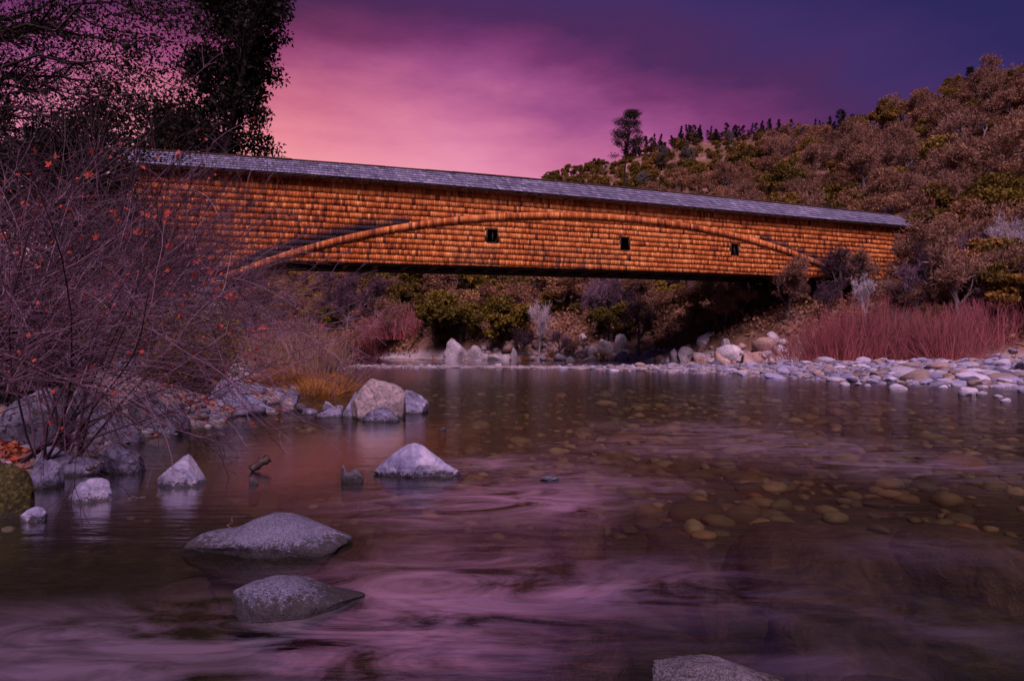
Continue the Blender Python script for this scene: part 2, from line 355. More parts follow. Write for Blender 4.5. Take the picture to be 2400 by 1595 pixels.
YC_U = np.array([-1.7, -.5, 0, .14, .3, .42, .48, .55, .75, 1.2]); YC = np.array([230, 220, 215, 230, 262, 262, 215, 190, 175, 165])
YB_U = np.array([-1.7, -.6, -.4, -.2, -.1, .19, .31, .4, .5, .6, .8, 1.3]); YB = np.array([150, 128, 106, 90, 77, 74, 68, 62, 57, 54, 50, 42])
def hill(X, Y):
    Ys = np.maximum(Y, 1); u = np.clip(X / Ys, -1.6, 1.5)
    A = (HY - np.interp(CX + F * u, SKYX, SKYY)) / F
    yc = np.interp(u, YC_U, YC); yb = np.interp(u, YB_U, YB)
    zc = A * yc
    t = (Y - yb) / (yc - yb)
    z = zc * np.where(t < 1, t, 1 - .25 * (t - 1))
    d = np.maximum(Y - yb, 0)
    z = z + 1.6 * np.clip(d / 3.5, 0, 1) * np.clip(1 - t, 0, 1)
    return np.where(Y > yb, z, -5)
def height(X, Y):
    X = np.asarray(X, float).ravel(); Y = np.asarray(Y, float).ravel(); P = np.stack([X, Y], 1)
    dl = seg_dist(P, LEFT); dr = seg_dist(P, RIGHT); ins = inside(P, RIVER); d = np.minimum(dl, dr)
    N3 = np.stack([X, Y, 0 * X], 1)
    n_a = vnoise(N3, 3, 4, .12); n_b = vnoise(N3, 5, 4, .6)
    bed = -np.minimum(.10 + .10 * d, .62) + .10 * n_b
    zl = np.interp(dl, [0, 1, 3, 6, 10, 16, 25, 40, 80, 200], [-.02, .18, .7, 1.7, 3.4, 5.7, 8.2, 11, 16, 24]) + np.clip(dl / 5, 0, 1) * (n_a * 1.0 + n_b * .25)
    zr0 = np.interp(dr, [0, 2, 5, 10, 20, 60], [-.02, .4, .9, 1.5, 4, 14])
    zr = np.maximum(np.where(Y > 40, -9, zr0), hill(X, Y)); zr = np.maximum(zr, .05 * np.minimum(dr, 10)) + np.clip(dr / 8, 0, 1) * (n_a * 2.2 + n_b * .5)
    land = np.where((dl < dr) & (X < 10), zl, zr)
    z = np.where(ins, bed, land)
    bi = inside(P, BAR); bd = seg_dist(P, BAR, True)
    cap = np.interp(X, [-24, 0, 12, 22, 40], [.10, .10, .14, .34, .6])
    zb = np.where(bi, np.minimum(-.03 + .11 * bd, cap) + .05 * n_b, -.03 - .22 * bd)
    return np.maximum(z, zb)
def h1(x, y): return float(height([x], [y])[0])

gx = np.sinh(np.linspace(-3.6, 3.6, 300)) * 14.0
gy = np.concatenate([np.linspace(-30, 0, 14)[:-1], 1.0 * (np.expm1(np.linspace(0, 5.95, 330)))])
GX, GY = np.meshgrid(gx, gy)
GZ = height(GX, GY).reshape(GX.shape)
nx, ny = len(gx), len(gy)
idx = np.arange(nx * ny).reshape(ny, nx)
quads = np.stack([idx[:-1, :-1], idx[:-1, 1:], idx[1:, 1:], idx[1:, :-1]], -1).reshape(-1, 4)
obj('ground', mesh('ground', np.stack([GX, GY, GZ], -1).reshape(-1, 3), [quads], M['ground'], smooth=True), kind='structure')

# water sheet with hand-placed patches of sky sheen and froth stored on its vertices
wx = np.sinh(np.linspace(-2.6, 2.6, 380)) * 12.0; wy = np.concatenate([np.linspace(-30, 0, 10)[:-1], np.expm1(np.linspace(0, 5.0, 260))])
WX, WY = np.meshgrid(wx, wy); nx, ny = len(wx), len(wy)
idx = np.arange(nx * ny).reshape(ny, nx)
quads = np.stack([idx[:-1, :-1], idx[:-1, 1:], idx[1:, 1:], idx[1:, :-1]], -1).reshape(-1, 4)
def blob(cx, cy, rx, ry, a=0.):
    c, s_ = math.cos(a), math.sin(a); dx = WX - cx; dy = WY - cy
    q = ((c * dx + s_ * dy) / rx) ** 2 + ((-s_ * dx + c * dy) / ry) ** 2
    return np.exp(-q)
foam_sheen = 0
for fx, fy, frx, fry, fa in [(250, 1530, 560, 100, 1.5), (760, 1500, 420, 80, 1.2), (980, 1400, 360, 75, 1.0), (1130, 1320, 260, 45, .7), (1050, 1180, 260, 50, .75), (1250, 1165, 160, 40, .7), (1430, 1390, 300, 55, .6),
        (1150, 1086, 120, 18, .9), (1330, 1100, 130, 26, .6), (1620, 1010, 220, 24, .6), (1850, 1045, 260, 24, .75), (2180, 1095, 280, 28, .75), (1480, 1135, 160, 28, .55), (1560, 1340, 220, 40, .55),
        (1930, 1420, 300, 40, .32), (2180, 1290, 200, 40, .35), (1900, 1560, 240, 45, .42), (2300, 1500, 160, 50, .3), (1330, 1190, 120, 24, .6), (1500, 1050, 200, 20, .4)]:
    c_ = gpx(fx, fy); foam_sheen = foam_sheen + fa * blob(c_.x, c_.y, frx / F * c_.y, fry * c_.y ** 2 / (CH * F), -.12)
calm = blob(-2.75, 9.8, 1.25, 3.6, -.25) + .5 * blob(-4.6, 8.5, 1.6, 3.0) + .35 * np.clip((WY - 26) / 14, 0, 1)   # still pool and the quiet reach upstream
obj('river', mesh('river', np.stack([WX, WY, 0 * WX], -1).reshape(-1, 3), [quads], M['water'], smooth=True, attrs={'foam_sheen': np.clip(foam_sheen, 0, 1.3).ravel(), 'calm': np.clip(calm, 0, 1).ravel()}), kind='structure')
# ------------------------------------------------------------------ covered bridge
BA = math.atan2(4500, F)                                # bearing of the bridge from the view axis
BD = np.array([math.sin(BA), math.cos(BA)]); BN = np.array([BD[1], -BD[0]])   # along, outward (towards the camera side)
Z1 = 50.0; B0 = np.array([(540 - CX) / F * Z1, Z1])
def s_of(x):
    u = (np.asarray(x, float) - CX) / F; return (u * B0[1] - B0[0]) / (BD[0] - u * BD[1])
def z_of(x, y, off=0.0):
    s = s_of(x); Y = B0[1] + BD[1] * s + BN[1] * off; return CH + (HY - np.asarray(y, float)) / F * Y
def curve(xs, ys, deg=3, off=0.0):
    s = s_of(xs); return np.polyfit(s, z_of(xs, ys, off), deg)
EAVE_C = curve([440, 800, 1100, 1200, 1450, 1700, 2000, 2150], [386, 411, 435, 442, 466, 487, 514, 529], 3)
BOT_C = curve([680, 900, 1100, 1450, 1800, 1971, 2090], [612, 617, 623, 634, 644, 652, 657], 2)
RIB_X = np.array([546, 600, 671, 735, 800, 870, 942, 1010, 1078, 1150, 1248, 1320, 1397, 1470, 1545, 1620, 1700, 1765, 1827, 1880, 1930, 1987])
RIB_Y = np.array([638, 614, 587, 569, 553, 540, 529, 518, 508.5, 502.5, 498, 498, 499.5, 506, 515, 527, 542, 557, 576, 597, 619, 645])
RIB_C = np.polyfit(s_of(RIB_X), z_of(RIB_X, RIB_Y), 4)
def eave(s): return np.polyval(EAVE_C, s)
def bot0(s): return np.polyval(BOT_C, np.clip(s, s_of(560), 80))
def rib(s): return np.polyval(RIB_C, s)
S0, S1 = float(s_of(262)), float(s_of(2126))
SA, SB = float(s_of(546)), float(s_of(1987))           # feet of the arch
RIBH = .50
def bottom(s):                                          # the cladding reaches lower over the abutment at the left
    s = np.asarray(s, float)
    return np.where(s < SA + .3, bot0(s) - 1.0, np.where(s < s_of(671), np.minimum(bot0(s), rib(s) - RIBH * .6), bot0(s)))
def BP(s, off, z):
    s = np.asarray(s, float); return np.stack([B0[0] + BD[0] * s + BN[0] * off, B0[1] + BD[1] * s + BN[1] * off, np.broadcast_to(z, s.shape)], -1)
WIN = [(1141, 1167, 537, 569), (1454, 1475, 556, 587), (1713, 1731, 571, 599)]
WINS = []
for a, b, c, d in WIN:
    sa, sb = float(s_of(a)), float(s_of(b)); WINS.append((sa, sb, float(z_of((a + b) / 2, d)), float(z_of((a + b) / 2, c))))
BW = 5.6                                                # bridge width
bridge = thing('covered_bridge', 'long wooden covered bridge with orange shake walls, arched rib and grey roof', 'bridge')
bgrng = np.random.default_rng(5)

# --- side walls: board sheathing with real window openings
def wall_sheet(off, holes, thick=.05):
    mb = MB(); cuts = sorted(set(np.round(np.concatenate([np.linspace(S0, S1, 150)] + ([np.array([w[0], w[1]]) for w in WINS] if holes else [])), 4)))
    for a, b in zip(cuts[:-1], cuts[1:]):
        if b - a < 1e-3: continue
        m = (a + b) / 2; spans = [None]
        w = next((w for w in WINS if holes and w[0] - 1e-3 <= a and b <= w[1] + 1e-3), None)
        def seg(z0a, z0b, z1a, z1b):
            P = np.concatenate([BP([a, b], off, 0), BP([b, a], off - thick, 0), BP([a, b], off, 0), BP([b, a], off - thick, 0)])
            P[:, 2] = [z0a, z0b, z0b, z0a, z1a, z1b, z1b, z1a]; mb.hexa(P)
        ba, bb, ea, eb = float(bottom(a)) + .02, float(bottom(b)) + .02, float(eave(a)) + .03, float(eave(b)) + .03
        if w: seg(ba, bb, w[2], w[2]); seg(w[3], w[3], ea, eb)
        else: seg(ba, bb, ea, eb)
    return mb
wall = obj('side_wall', wall_sheet(0, True).build('side_wall', M['board']), bridge)
obj('side_wall', wall_sheet(-BW, False).build('side_wall_far', M['board']), bridge)

# --- shakes on the wall: each a wedge, lapped course over course
EXPO = .455
def wedge(sa, sb, zt, zb0, zb1, off_t, off_b, th):
    P = np.concatenate([BP([sa, sb], off_b + th, 0), BP([sb, sa], off_b - .004, 0), BP([sa, sb], off_t + th * .5, 0), BP([sb, sa], off_t - .004, 0)])
    P[:, 2] = [zb0, zb1, zb1, zb0, zt, zt, zt, zt]; return P
shakes = []                                             # (points, tone, stain, px)
for row in range(0, 20):
    s = S0 + bgrng.uniform(0, .15)
    ph = bgrng.uniform(0, 6)
    while s < S1:
        w = float(np.clip(bgrng.normal(.185, .05), .09, .34)); e = min(s + w, S1); m = (s + e) / 2
        zc = float(eave(m)) - row * EXPO + .02 * math.sin(m * .7 + ph)
        zt = zc; zb = zc - EXPO - .07; lo = float(bottom(m))
        j = bgrng.normal(0, .012)
        if zt > lo + .08:
            zb = max(zb, lo) + j
            r = float(rib(m)); cut = False
            top = zt
            if SA - .2 < m < SB + .2:
                if zb < r - .1 and zt > r - .1: zb = r - .12 if zt - r > .05 else zb
                if zb < r - RIBH * .6 and zt > r - RIBH * .6 and zt < r + .1: top = r - .2
                if zt <= r and zb >= r - RIBH: cut = True
            for wa, wb, wz0, wz1 in WINS:
                if e > wa + .02 and s < wb - .02:
                    if zt > wz0 and zb < wz1:
                        if zt > wz1 + .1 and zb < wz1: zb = wz1 + .01
                        elif zb < wz0 - .08 and top > wz0: top = wz0 - .01
                        else: cut = True
            if not cut and top - zb > .06:
                above = zt - r if SA < m < SB else 9
                st = 0.0
                xpx = CX + F * (B0[0] + BD[0] * m) / (B0[1] + BD[1] * m)
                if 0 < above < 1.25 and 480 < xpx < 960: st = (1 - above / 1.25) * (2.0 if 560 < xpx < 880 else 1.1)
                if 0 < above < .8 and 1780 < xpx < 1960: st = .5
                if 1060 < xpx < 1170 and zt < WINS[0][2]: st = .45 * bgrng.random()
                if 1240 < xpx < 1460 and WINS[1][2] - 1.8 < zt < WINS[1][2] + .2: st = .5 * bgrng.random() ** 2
                if row == 0: st = max(st, .15)  # eave shade put into the colour of the top course
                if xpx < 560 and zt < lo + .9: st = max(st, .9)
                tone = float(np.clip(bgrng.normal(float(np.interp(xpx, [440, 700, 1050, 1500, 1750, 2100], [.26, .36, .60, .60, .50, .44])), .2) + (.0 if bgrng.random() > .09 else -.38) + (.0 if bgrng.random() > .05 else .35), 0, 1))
                if bgrng.random() < .03: st = max(st, bgrng.uniform(.2, .6))
                th = bgrng.uniform(.010, .020)
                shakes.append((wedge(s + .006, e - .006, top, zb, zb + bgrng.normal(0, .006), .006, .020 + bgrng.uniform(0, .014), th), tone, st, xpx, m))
        s = e
HEXQ = np.array([[0, 3, 2, 1], [4, 5, 6, 7], [0, 1, 5, 4], [1, 2, 6, 5], [2, 3, 7, 6], [3, 0, 4, 7]])
def join_hex(items):
    V = np.concatenate([i[0] for i in items]); n = len(items)
    Q = (HEXQ[None] + 8 * np.arange(n)[:, None, None]).reshape(-1, 4)
    return V, Q, {'tone': np.repeat([i[1] for i in items], 8), 'stain_shade': np.repeat([i[2] for i in items], 8)}
order = sorted(range(len(shakes)), key=lambda i: shakes[i][4] if shakes[i][3] > 445 else 1e6)
single = set(order[:296])
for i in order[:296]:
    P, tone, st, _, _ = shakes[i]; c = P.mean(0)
    me = mesh('shake', P - c, [HEXQ], M['shake'], attrs={'tone': [tone] * 8, 'stain_shade': [st] * 8})
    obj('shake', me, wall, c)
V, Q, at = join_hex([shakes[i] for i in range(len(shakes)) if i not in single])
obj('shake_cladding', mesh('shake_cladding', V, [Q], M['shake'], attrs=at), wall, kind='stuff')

# --- arch rib standing proud of the wall, clad in short shakes
mb = MB(); ss = np.linspace(SA - .6, SB + .5, 110)
for a, b in zip(ss[:-1], ss[1:]):
    ra, rb = float(rib(a)), float(rib(b))
    P = np.concatenate([BP([a, b], .11, 0), BP([b, a], .0, 0), BP([a, b], .11, 0), BP([b, a], .0, 0)])
    P[:, 2] = [ra - RIBH, rb - RIBH, rb - RIBH, ra - RIBH, ra, rb, rb, ra]; mb.hexa(P)
ribo = obj('arch_rib', mb.build('arch_rib', M['board']), bridge)
items = []; s = SA - .6
while s < SB + .5:
    w = float(np.clip(bgrng.normal(.2, .04), .12, .3)); e = s + w; m = s + w / 2
    zt = float(rib(m)) + .02; zb = zt - RIBH - .05 + bgrng.normal(0, .02)
    ra, rb_ = float(rib(s)) - float(rib(m)), float(rib(e)) - float(rib(m))
    P = wedge(s + .004, e - .004, zt, zb + ra, zb + rb_, .114, .126, .014)
    P[[4, 7], 2] += ra; P[[5, 6], 2] += rb_
    items.append((P, float(np.clip(bgrng.normal(.46, .24), 0, 1)), .2 * bgrng.random() + (.35 if m > s_of(1880) else 0))); s = e
V, Q, at = join_hex(items)
obj('shake_facing', mesh('shake_facing', V, [Q], M['shake'], attrs=at), ribo, kind='stuff')
# heavy timber arch under the left and right feet
for (sa, sb) in ((SA - .9, float(s_of(676))), (float(s_of(1925)), SB + 1.0)):
    mb = MB(); tt = np.linspace(sa, sb, 14)
    for a, b in zip(tt[:-1], tt[1:]):
        ra, rb = float(rib(a)) - RIBH, float(rib(b)) - RIBH
        P = np.concatenate([BP([a, b], .12, 0), BP([b, a], -BW - .1, 0), BP([a, b], .12, 0), BP([b, a], -BW - .1, 0)])
        P[:, 2] = [ra - .32, rb - .32, rb - .32, ra - .32, ra - .02, rb - .02, rb - .02, ra - .02]; mb.hexa(P)
    obj('arch_foot', mb.build('arch_foot', M['timber']), bridge)

# --- windows: frame and centre bar in each opening
for wi, (wa, wb, z0, z1) in enumerate(WINS):
    mb = MB()
    def bar(a, b, c, d, o1=.04, o0=-.12):
        P = np.concatenate([BP([a, b], o1, 0), BP([b, a], o0, 0), BP([a, b], o1, 0), BP([b, a], o0, 0)]); P[:, 2] = [c] * 4 + [d] * 4; mb.hexa(P)
    bar(wa - .03, wa + .05, z0, z1); bar(wb - .05, wb + .03, z0, z1); bar(wa + .05, wb - .05, z1 - .05, z1 + .02); bar(wa + .05, wb - .05, z0 - .03, z0 + .05)
    wo = obj('window', mb.build('window', M['timber']), bridge)
    if wi != 1:
        mb = MB(); bar((wa + wb) / 2 - .05 + .08, (wa + wb) / 2 + .05 + .08, z0 + .05, z1 - .05, -.15, -.3); obj('post', mb.build('window_post', M['timber']), wo)

# --- deck, floor beams, chords, inner truss
mb = MB(); ss = np.linspace(S0, S1, 60)
for a, b in zip(ss[:-1], ss[1:]):
    P = np.concatenate([BP([a, b], -.06, 0), BP([b, a], -BW + .0, 0), BP([a, b], -.06, 0), BP([b, a], -BW + .0, 0)])
    za, zb = float(bot0(a)) + .35, float(bot0(b)) + .35; P[:, 2] = [za, zb, zb, za, za + .1, zb + .1, zb + .1, za + .1]; mb.hexa(P)
deck = obj('deck', mb.build('deck', M['plank']), bridge)
for k, m in enumerate(np.arange(S0 + 1.5, S1, 2.45)):
    mb = MB(); z = float(bot0(m))
    P = np.concatenate([BP([m - .14, m + .14], .0, 0), BP([m + .14, m - .14], -BW + .02, 0)] * 2); P[:, 2] = [z + .0] * 4 + [z + .34] * 4; mb.hexa(P)
    c = mb.V[0].mean(0); mb.V[0] -= c; obj('floor_beam', mb.build('floor_beam', M['plank']), deck, c)
for off in (-.32, -BW + .1):
    mb = MB()
    for a, b in zip(ss[:-1], ss[1:]):
        za, zb = float(bot0(a)), float(bot0(b))
        P = np.concatenate([BP([a, b], off + .18, 0), BP([b, a], off, 0)] * 2); P[:, 2] = [za - .16, zb - .16, zb - .16, za - .16, za + .30, zb + .30, zb + .30, za + .30]; mb.hexa(P)
    obj('bottom_chord', mb.build('bottom_chord', M['timber']), bridge)
for k, m in enumerate(np.arange(S0 + 2, S1 - 1, 3.6)):
    mb = MB(); z0 = float(bot0(m)) + .46; z1 = float(eave(m)) + .05
    P = np.concatenate([BP([m - .11, m + .11], -.35, 0), BP([m + .11, m - .11], -.57, 0)] * 2); P[:, 2] = [z0] * 4 + [z1] * 4; mb.hexa(P)
    P = np.concatenate([BP([m + .15, m + .37], -.37, 0), BP([m + .37, m + .15], -.55, 0), BP([m + 3.0, m + 3.22], -.37, 0), BP([m + 3.22, m + 3.0], -.55, 0)]); P[:, 2] = [z0] * 4 + [z1] * 4; mb.hexa(P)
    obj('truss_panel', mb.build('truss_panel', M['timber']), bridge)
# small hanging bracket seen under the arch
mb = MB(); m = float(s_of(692)); z = float(bot0(m)); P = np.concatenate([BP([m - .16, m + .16], -.9, 0), BP([m + .16, m - .16], -1.3, 0)] * 2); P[:, 2] = [z - .55] * 4 + [z + .05] * 4; mb.hexa(P)
obj('hanging_bracket', mb.build('hanging_bracket', M['timber']), bridge)

# --- gable roof: rafters deck, shakes, ridge boards, end gables
OH = .62; RIDGE_OFF = -BW / 2
RS0, RS1 = S0 - .6, float(s_of(2150))
_xs = np.array([440, 640, 900, 1200, 1450, 1800, 2080]); _ys = np.array([364, 372, 391.5, 419, 444, 475, 504.5])
def s_off(x, off):                                      # s along the bridge for a pixel column on a plane set back by off
    u = (np.asarray(x, float) - CX) / F; bx = B0[0] + BN[0] * off; by = B0[1] + BN[1] * off
    return (u * by - bx) / (BD[0] - u * BD[1])
_sr = s_off(_xs, RIDGE_OFF); _zr = CH + (HY - _ys) / F * (B0[1] + BN[1] * RIDGE_OFF + BD[1] * _sr)
_rise = np.polyfit(_sr, _zr - np.polyval(EAVE_C, _sr), 2)
def RISE(s): return np.polyval(_rise, s)
_xe = np.array([440, 800, 1200, 1450, 1700, 2000, 2155]); _ye = np.array([392.5, 417, 448, 473, 494, 520, 533])
_se = s_off(_xe, OH); _ze = CH + (HY - _ye) / F * (B0[1] + BN[1] * OH + BD[1] * _se)
_ec = np.polyfit(_se, _ze, 3)
def edge(s): return np.polyval(_ec, s)                  # lower roof edge
def roofP(s, t, side=0):                                # t 0 at eave edge, 1 at ridge
    off = OH + (RIDGE_OFF - OH) * t
    if side: off = 2 * RIDGE_OFF - off
    z = edge(s) + (eave(s) + RISE(s) - edge(s)) * t
    return BP(s, off, 0) + np.stack([0 * np.asarray(s), 0 * np.asarray(s), z], -1)
mb = MB(); ss = np.linspace(RS0, RS1, 90)
for side in (0, 1):
    for a, b in zip(ss[:-1], ss[1:]):
        P0 = roofP(np.array([a, b]), 0., side); P1 = roofP(np.array([b, a]), 1., side)
        lo_ = np.concatenate([P0, P1]); up = lo_ + np.array([0, 0, .05]); lo_ = lo_ - np.array([0, 0, .05])
        if side: lo_, up = lo_[[1, 0, 3, 2]], up[[1, 0, 3, 2]]
        mb.hexa(np.concatenate([lo_, up]))
roof = obj('roof', mb.build('roof_deck', M['timber']), bridge)
items = []; NR = 6
for side in (0, 1):
    for row in range(NR):
        s = RS0 - .02 + bgrng.uniform(0, .1); step = .26 if side == 0 else .6
        while s < RS1:
            w = float(np.clip(bgrng.normal(step, .06), .12, .8)); e = min(s + w, RS1 + .04)
            t0 = row / NR + bgrng.normal(0, .006) - .012; t1 = (row + 1.35) / NR
            hi = min(t1, 1.0)
            if side == 1 and row == NR - 1: hi = 1.03
            P0 = roofP(np.array([s + .006, e - .006]), t0, side); P1 = roofP(np.array([e - .006, s + .006]), hi, side)
            lo_ = np.concatenate([P0, P1]); z0 = .052 + .075; z1 = .052 + .012
            up = lo_ + np.array([[0, 0, z0 + .03], [0, 0, z0 + .03], [0, 0, z1 + .012], [0, 0, z1 + .012]]); lo_ = lo_ + np.array([[0, 0, z0], [0, 0, z0], [0, 0, z1], [0, 0, z1]])
            if side: lo_, up = lo_[[1, 0, 3, 2]], up[[1, 0, 3, 2]]
            if not (hi == 1.03 and bgrng.random() < .04):
                items.append((np.concatenate([lo_, up]), float(np.clip(bgrng.normal(.5, .2), 0, 1)), .25 * bgrng.random()))
            s = e
V, Q, at = join_hex(items)
obj('roof_cladding', mesh('roof_shakes', V, [Q], M['roof'], attrs=at), roof, kind='stuff')
s = RS0
while s < RS1:                                          # ridge boards with ragged joints
    e = min(s + bgrng.uniform(2.2, 4.2), RS1); mb = MB(); lift = .10 + bgrng.uniform(0, .05)
    A = roofP(np.array([s + .03, e - .03]), 1.0)
    d = np.array([[BN[0] * .16, BN[1] * .16, 0]])
    P = np.concatenate([A + d + [0, 0, lift - .10], A[::-1] - d + [0, 0, lift - .10], A + d * .9 + [0, 0, lift + .05], A[::-1] - d * .9 + [0, 0, lift + .05]])
    c = P.mean(0); mb.hexa(P - c); obj('ridge_board', mb.build('ridge_board', M['timber']), roof, c); s = e
# fascia under the eave and the gable end board
mb = MB()
for a, b in zip(ss[:-1], ss[1:]):
    P = np.concatenate([BP([a, b], OH - .02, 0), BP([b, a], OH - .07, 0)] * 2); za, zb = float(edge(a)), float(edge(b)); P[:, 2] = [za - .13, zb - .13, zb - .13, za - .13, za - .052, zb - .052, zb - .052, za - .052]; mb.hexa(P)
obj('fascia', mb.build('fascia', M['timber']), roof)
mb = MB()
for se in (S0, S1):
    e = float(eave(se)); r = e + float(RISE(se)); b = float(bot0(se))
    A = BP([se, se, se], 0, 0); 
    for (o0, o1) in ((0.0, -BW / 2), (-BW / 2, -BW)):
        za = e + .2 if o0 == 0 else r - .1; zb = r - .1 if o0 == 0 else e + .2
        zlow = e - .6
        P = np.concatenate([BP([se - .05, se + .05], o0, 0), BP([se + .05, se - .05], o1, 0)] * 2); P[:, 2] = [zlow] * 4 + [za, za, zb, zb]; mb.hexa(P)
obj('gable', mb.build('gable', M['board']), bridge)

# --- stone abutments, block by block
def abutment(sa, sb, label, o0, o1, drop, batter):
    base = BP([(sa + sb) / 2], -BW / 2, 0)[0]; gz = min(h1(*BP([q], o, 0)[0][:2]) for q in (sa, sb) for o in (o0, o1)) - .3
    t = thing('stone_abutment', label, 'abutment', (base[0], base[1], gz)); top = float(bot0((sa + sb) / 2)) - drop
    z = gz; core = MB(); ins_ = .12
    P = np.concatenate([BP([sa + ins_, sb - ins_], o0 - ins_, 0), BP([sb - ins_, sa + ins_], o1 + ins_, 0)] * 2); P[:, 2] = [gz] * 4 + [top - .05] * 4; core.hexa(P - t.location)
    obj('core', core.build('abutment_core', M['block']), t)
    while z < top - .1:
        hgt = min(bgrng.uniform(.38, .7), top - z)
        for face in range(4):
            L0, L1 = ((sa, sb), (o1, o0), (sa, sb), (o1, o0))[face]; q = L0
            while q < L1 - .05:
                w = bgrng.uniform(.5, 1.2); e = L1 if q + w > L1 - .3 else q + w; pr = bgrng.uniform(0, .07); g = .02
                if face == 0: P = np.concatenate([BP([q + g, e - g], o0 + pr, 0), BP([e - g, q + g], o0 - .3, 0)] * 2)
                elif face == 2: P = np.concatenate([BP([q + g, e - g], o1 + .3, 0), BP([e - g, q + g], o1 - pr, 0)] * 2)
                elif face == 1: P = np.concatenate([BP([sb - .3, sb + pr], q + g, 0), BP([sb + pr, sb - .3], e - g, 0)] * 2)
                else: P = np.concatenate([BP([sa - pr, sa + .3], q + g, 0), BP([sa + .3, sa - pr], e - g, 0)] * 2)
                P[:, 2] = [z + g] * 4 + [z + hgt - g] * 4; P += bgrng.normal(0, .022, P.shape); c = P.mean(0)
                m = MB(); m.hexa(P - c)
                obj('stone', m.build('stone', M['block']), t, Vector(c) - t.location); q = e
        z += hgt
abutment(S0 - 2.5, SA - .6, 'pale stone abutment carrying the bridge end behind the leafless thicket', .25, -BW - .2, 1.35, 0)
abutment(SB + 2.2, S1 + 3.0, 'grey stone abutment above the red willow thickets', .25, -BW - .2, .12, 0)
# ------------------------------------------------------------------ rocks
def ico(sub):
    bm = __import__('bmesh').new(); __import__('bmesh').ops.create_icosphere(bm, subdivisions=sub, radius=1)
    V = np.array([v.co[:] for v in bm.verts]); Fc = np.array([[v.index for v in f.verts] for f in bm.faces]); bm.free(); return V, Fc
ICO = {k: ico(k) for k in (1, 2, 3, 4, 5)}
def rock_shape(seed, sub=4, facets=9, ang=.35, rough=.10, soft=.035, chips=True):
    """unit boulder: a sphere cut by random planes, then worn with noise"""
    r = np.random.default_rng(seed); V, Fc = ICO[sub]; D = V.copy()
    N = r.normal(size=(facets, 3)); N /= np.linalg.norm(N, axis=1)[:, None]; d = r.uniform(1 - ang * 1.6, 1.0, facets)
    if sub >= 4 and chips:                                        # chips: many shallow cuts
        N2 = r.normal(size=(26, 3)); N2 /= np.linalg.norm(N2, axis=1)[:, None]; N = np.concatenate([N, N2]); d = np.concatenate([d, r.uniform(.84, .99, 26)])
    rad = np.ones(len(D))
    for n, k in zip(N, d):
        c = D @ n; lim = np.where(c > .05, k / np.maximum(c, .05), 9); h = np.clip(.5 + .5 * (lim - rad) / soft, 0, 1)
        rad = lim * (1 - h) + rad * h - soft * h * (1 - h)
    P = D * rad[:, None]
    n1 = vnoise(P, seed % 97 + 1, 4, 1.7); n2 = vnoise(P, seed % 89 + 2, 3, 6.0)
    ridge = 1 - np.abs(vnoise(P, seed % 71 + 3, 3, 2.4))
    fold = np.abs(vnoise(P * np.array([1.0, 1.6, 2.2]), seed % 53 + 5, 4, 2.1)); n1 = n1 + .55 * (fold - .3)
    P = P * (1 + rough * n1 + rough * .28 * n2 - rough * .5 * np.clip(ridge - .88, 0, 1) * 6)[:, None]
    return P, Fc
def hero(name, x0, x1, yb, yt, mat, label, seed, prof=None, depth=.7, sub=5, cat='rock', z0=0.0, rot=0., sink=.35, facets=9, ang=.35, rough=.10, group=None, lean=0.):
    """boulder spanning pixel columns x0..x1, its foot on the surface z0 seen at row yb, its top at row yt"""
    A = gpx((x0 + x1) / 2, yb, z0); W = (x1 - x0) / F * A.y / 2; dp = W * depth
    Yc = A.y + dp * .75; H = CH + (HY - yt) / F * Yc - z0
    W = (x1 - x0) / F * Yc / 2; cx = ((x0 + x1) / 2 - CX) / F * Yc
    P, Fc = rock_shape(seed, sub, facets, ang, rough)
    P = P / np.abs(P).max(0)
    up = np.clip(P[:, 2], 0, None); up = up / up.max()
    if prof is not None:
        pr = np.interp((P[:, 0] + 1) / 2, np.linspace(0, 1, len(prof)), prof); up = np.clip(up / np.sqrt(np.clip(1 - P[:, 0] ** 2, .04, 1)), 0, 1.02) ** .75 * pr
    z = np.where(P[:, 2] > 0, up * H, P[:, 2] * max(H * .5, sink))
    xl = P[:, 0] * W; yl = P[:, 1] * dp + lean * z
    c, s = math.cos(rot), math.sin(rot)
    Q = np.stack([xl * c - yl * s, xl * s + yl * c, z], 1)
    me = mesh(name, Q, [Fc], M[mat], smooth=True)
    return obj(name, me, None, (cx, Yc, z0), label=label, cat=cat, group=group)

hero('boulder', 430, 836, 1302, 1204, 'granite', 'long speckled granite boulder with dark algae fringe, low in the stream', 21, [.04, .30, .42, .44, .62, .85, 1, .96, .80, .60, .42, .28, .05], .55, rough=.05, facets=5, ang=.2)
hero('boulder', 520, 856, 1445, 1338, 'granite_dark', 'dark wedge shaped granite boulder tapering to a point beside purple water', 22, [.30, .72, .92, 1, .98, .9, .74, .58, .42, .28, .15, .03], .62, rough=.07, facets=8, ang=.28, rot=.42)
hero('boulder', 876, 1096, 1116, 1034, 'pale', 'pale peaked boulder with a cracked right foot and white wake', 23, [.03, .32, .55, .74, .9, 1, .96, .82, .64, .46, .30, .08], .6, rough=.07, facets=7)
hero('boulder', 782, 952, 984, 886, 'tan', 'big tan and grey boulder standing in the shallows beside the grass', 24, [.52, .72, .86, .96, 1, .98, .95, .89, .78, .6], 1.0, rough=.09, facets=10, ang=.4)
hero('boulder', 786, 852, 980, 918, 'lilac', 'dark fractured boulder leaning on the left of the big tan one', 124, [.3, .6, .85, 1, .95, .8], .8, rough=.10, facets=16, ang=.5)
hero('boulder', 922, 1014, 968, 911, 'lilac', 'rounded lilac boulder leaning against the big tan one', 25, [.8, 1, .98, .9, .8, .68, .45, .2], .8, rough=.07)
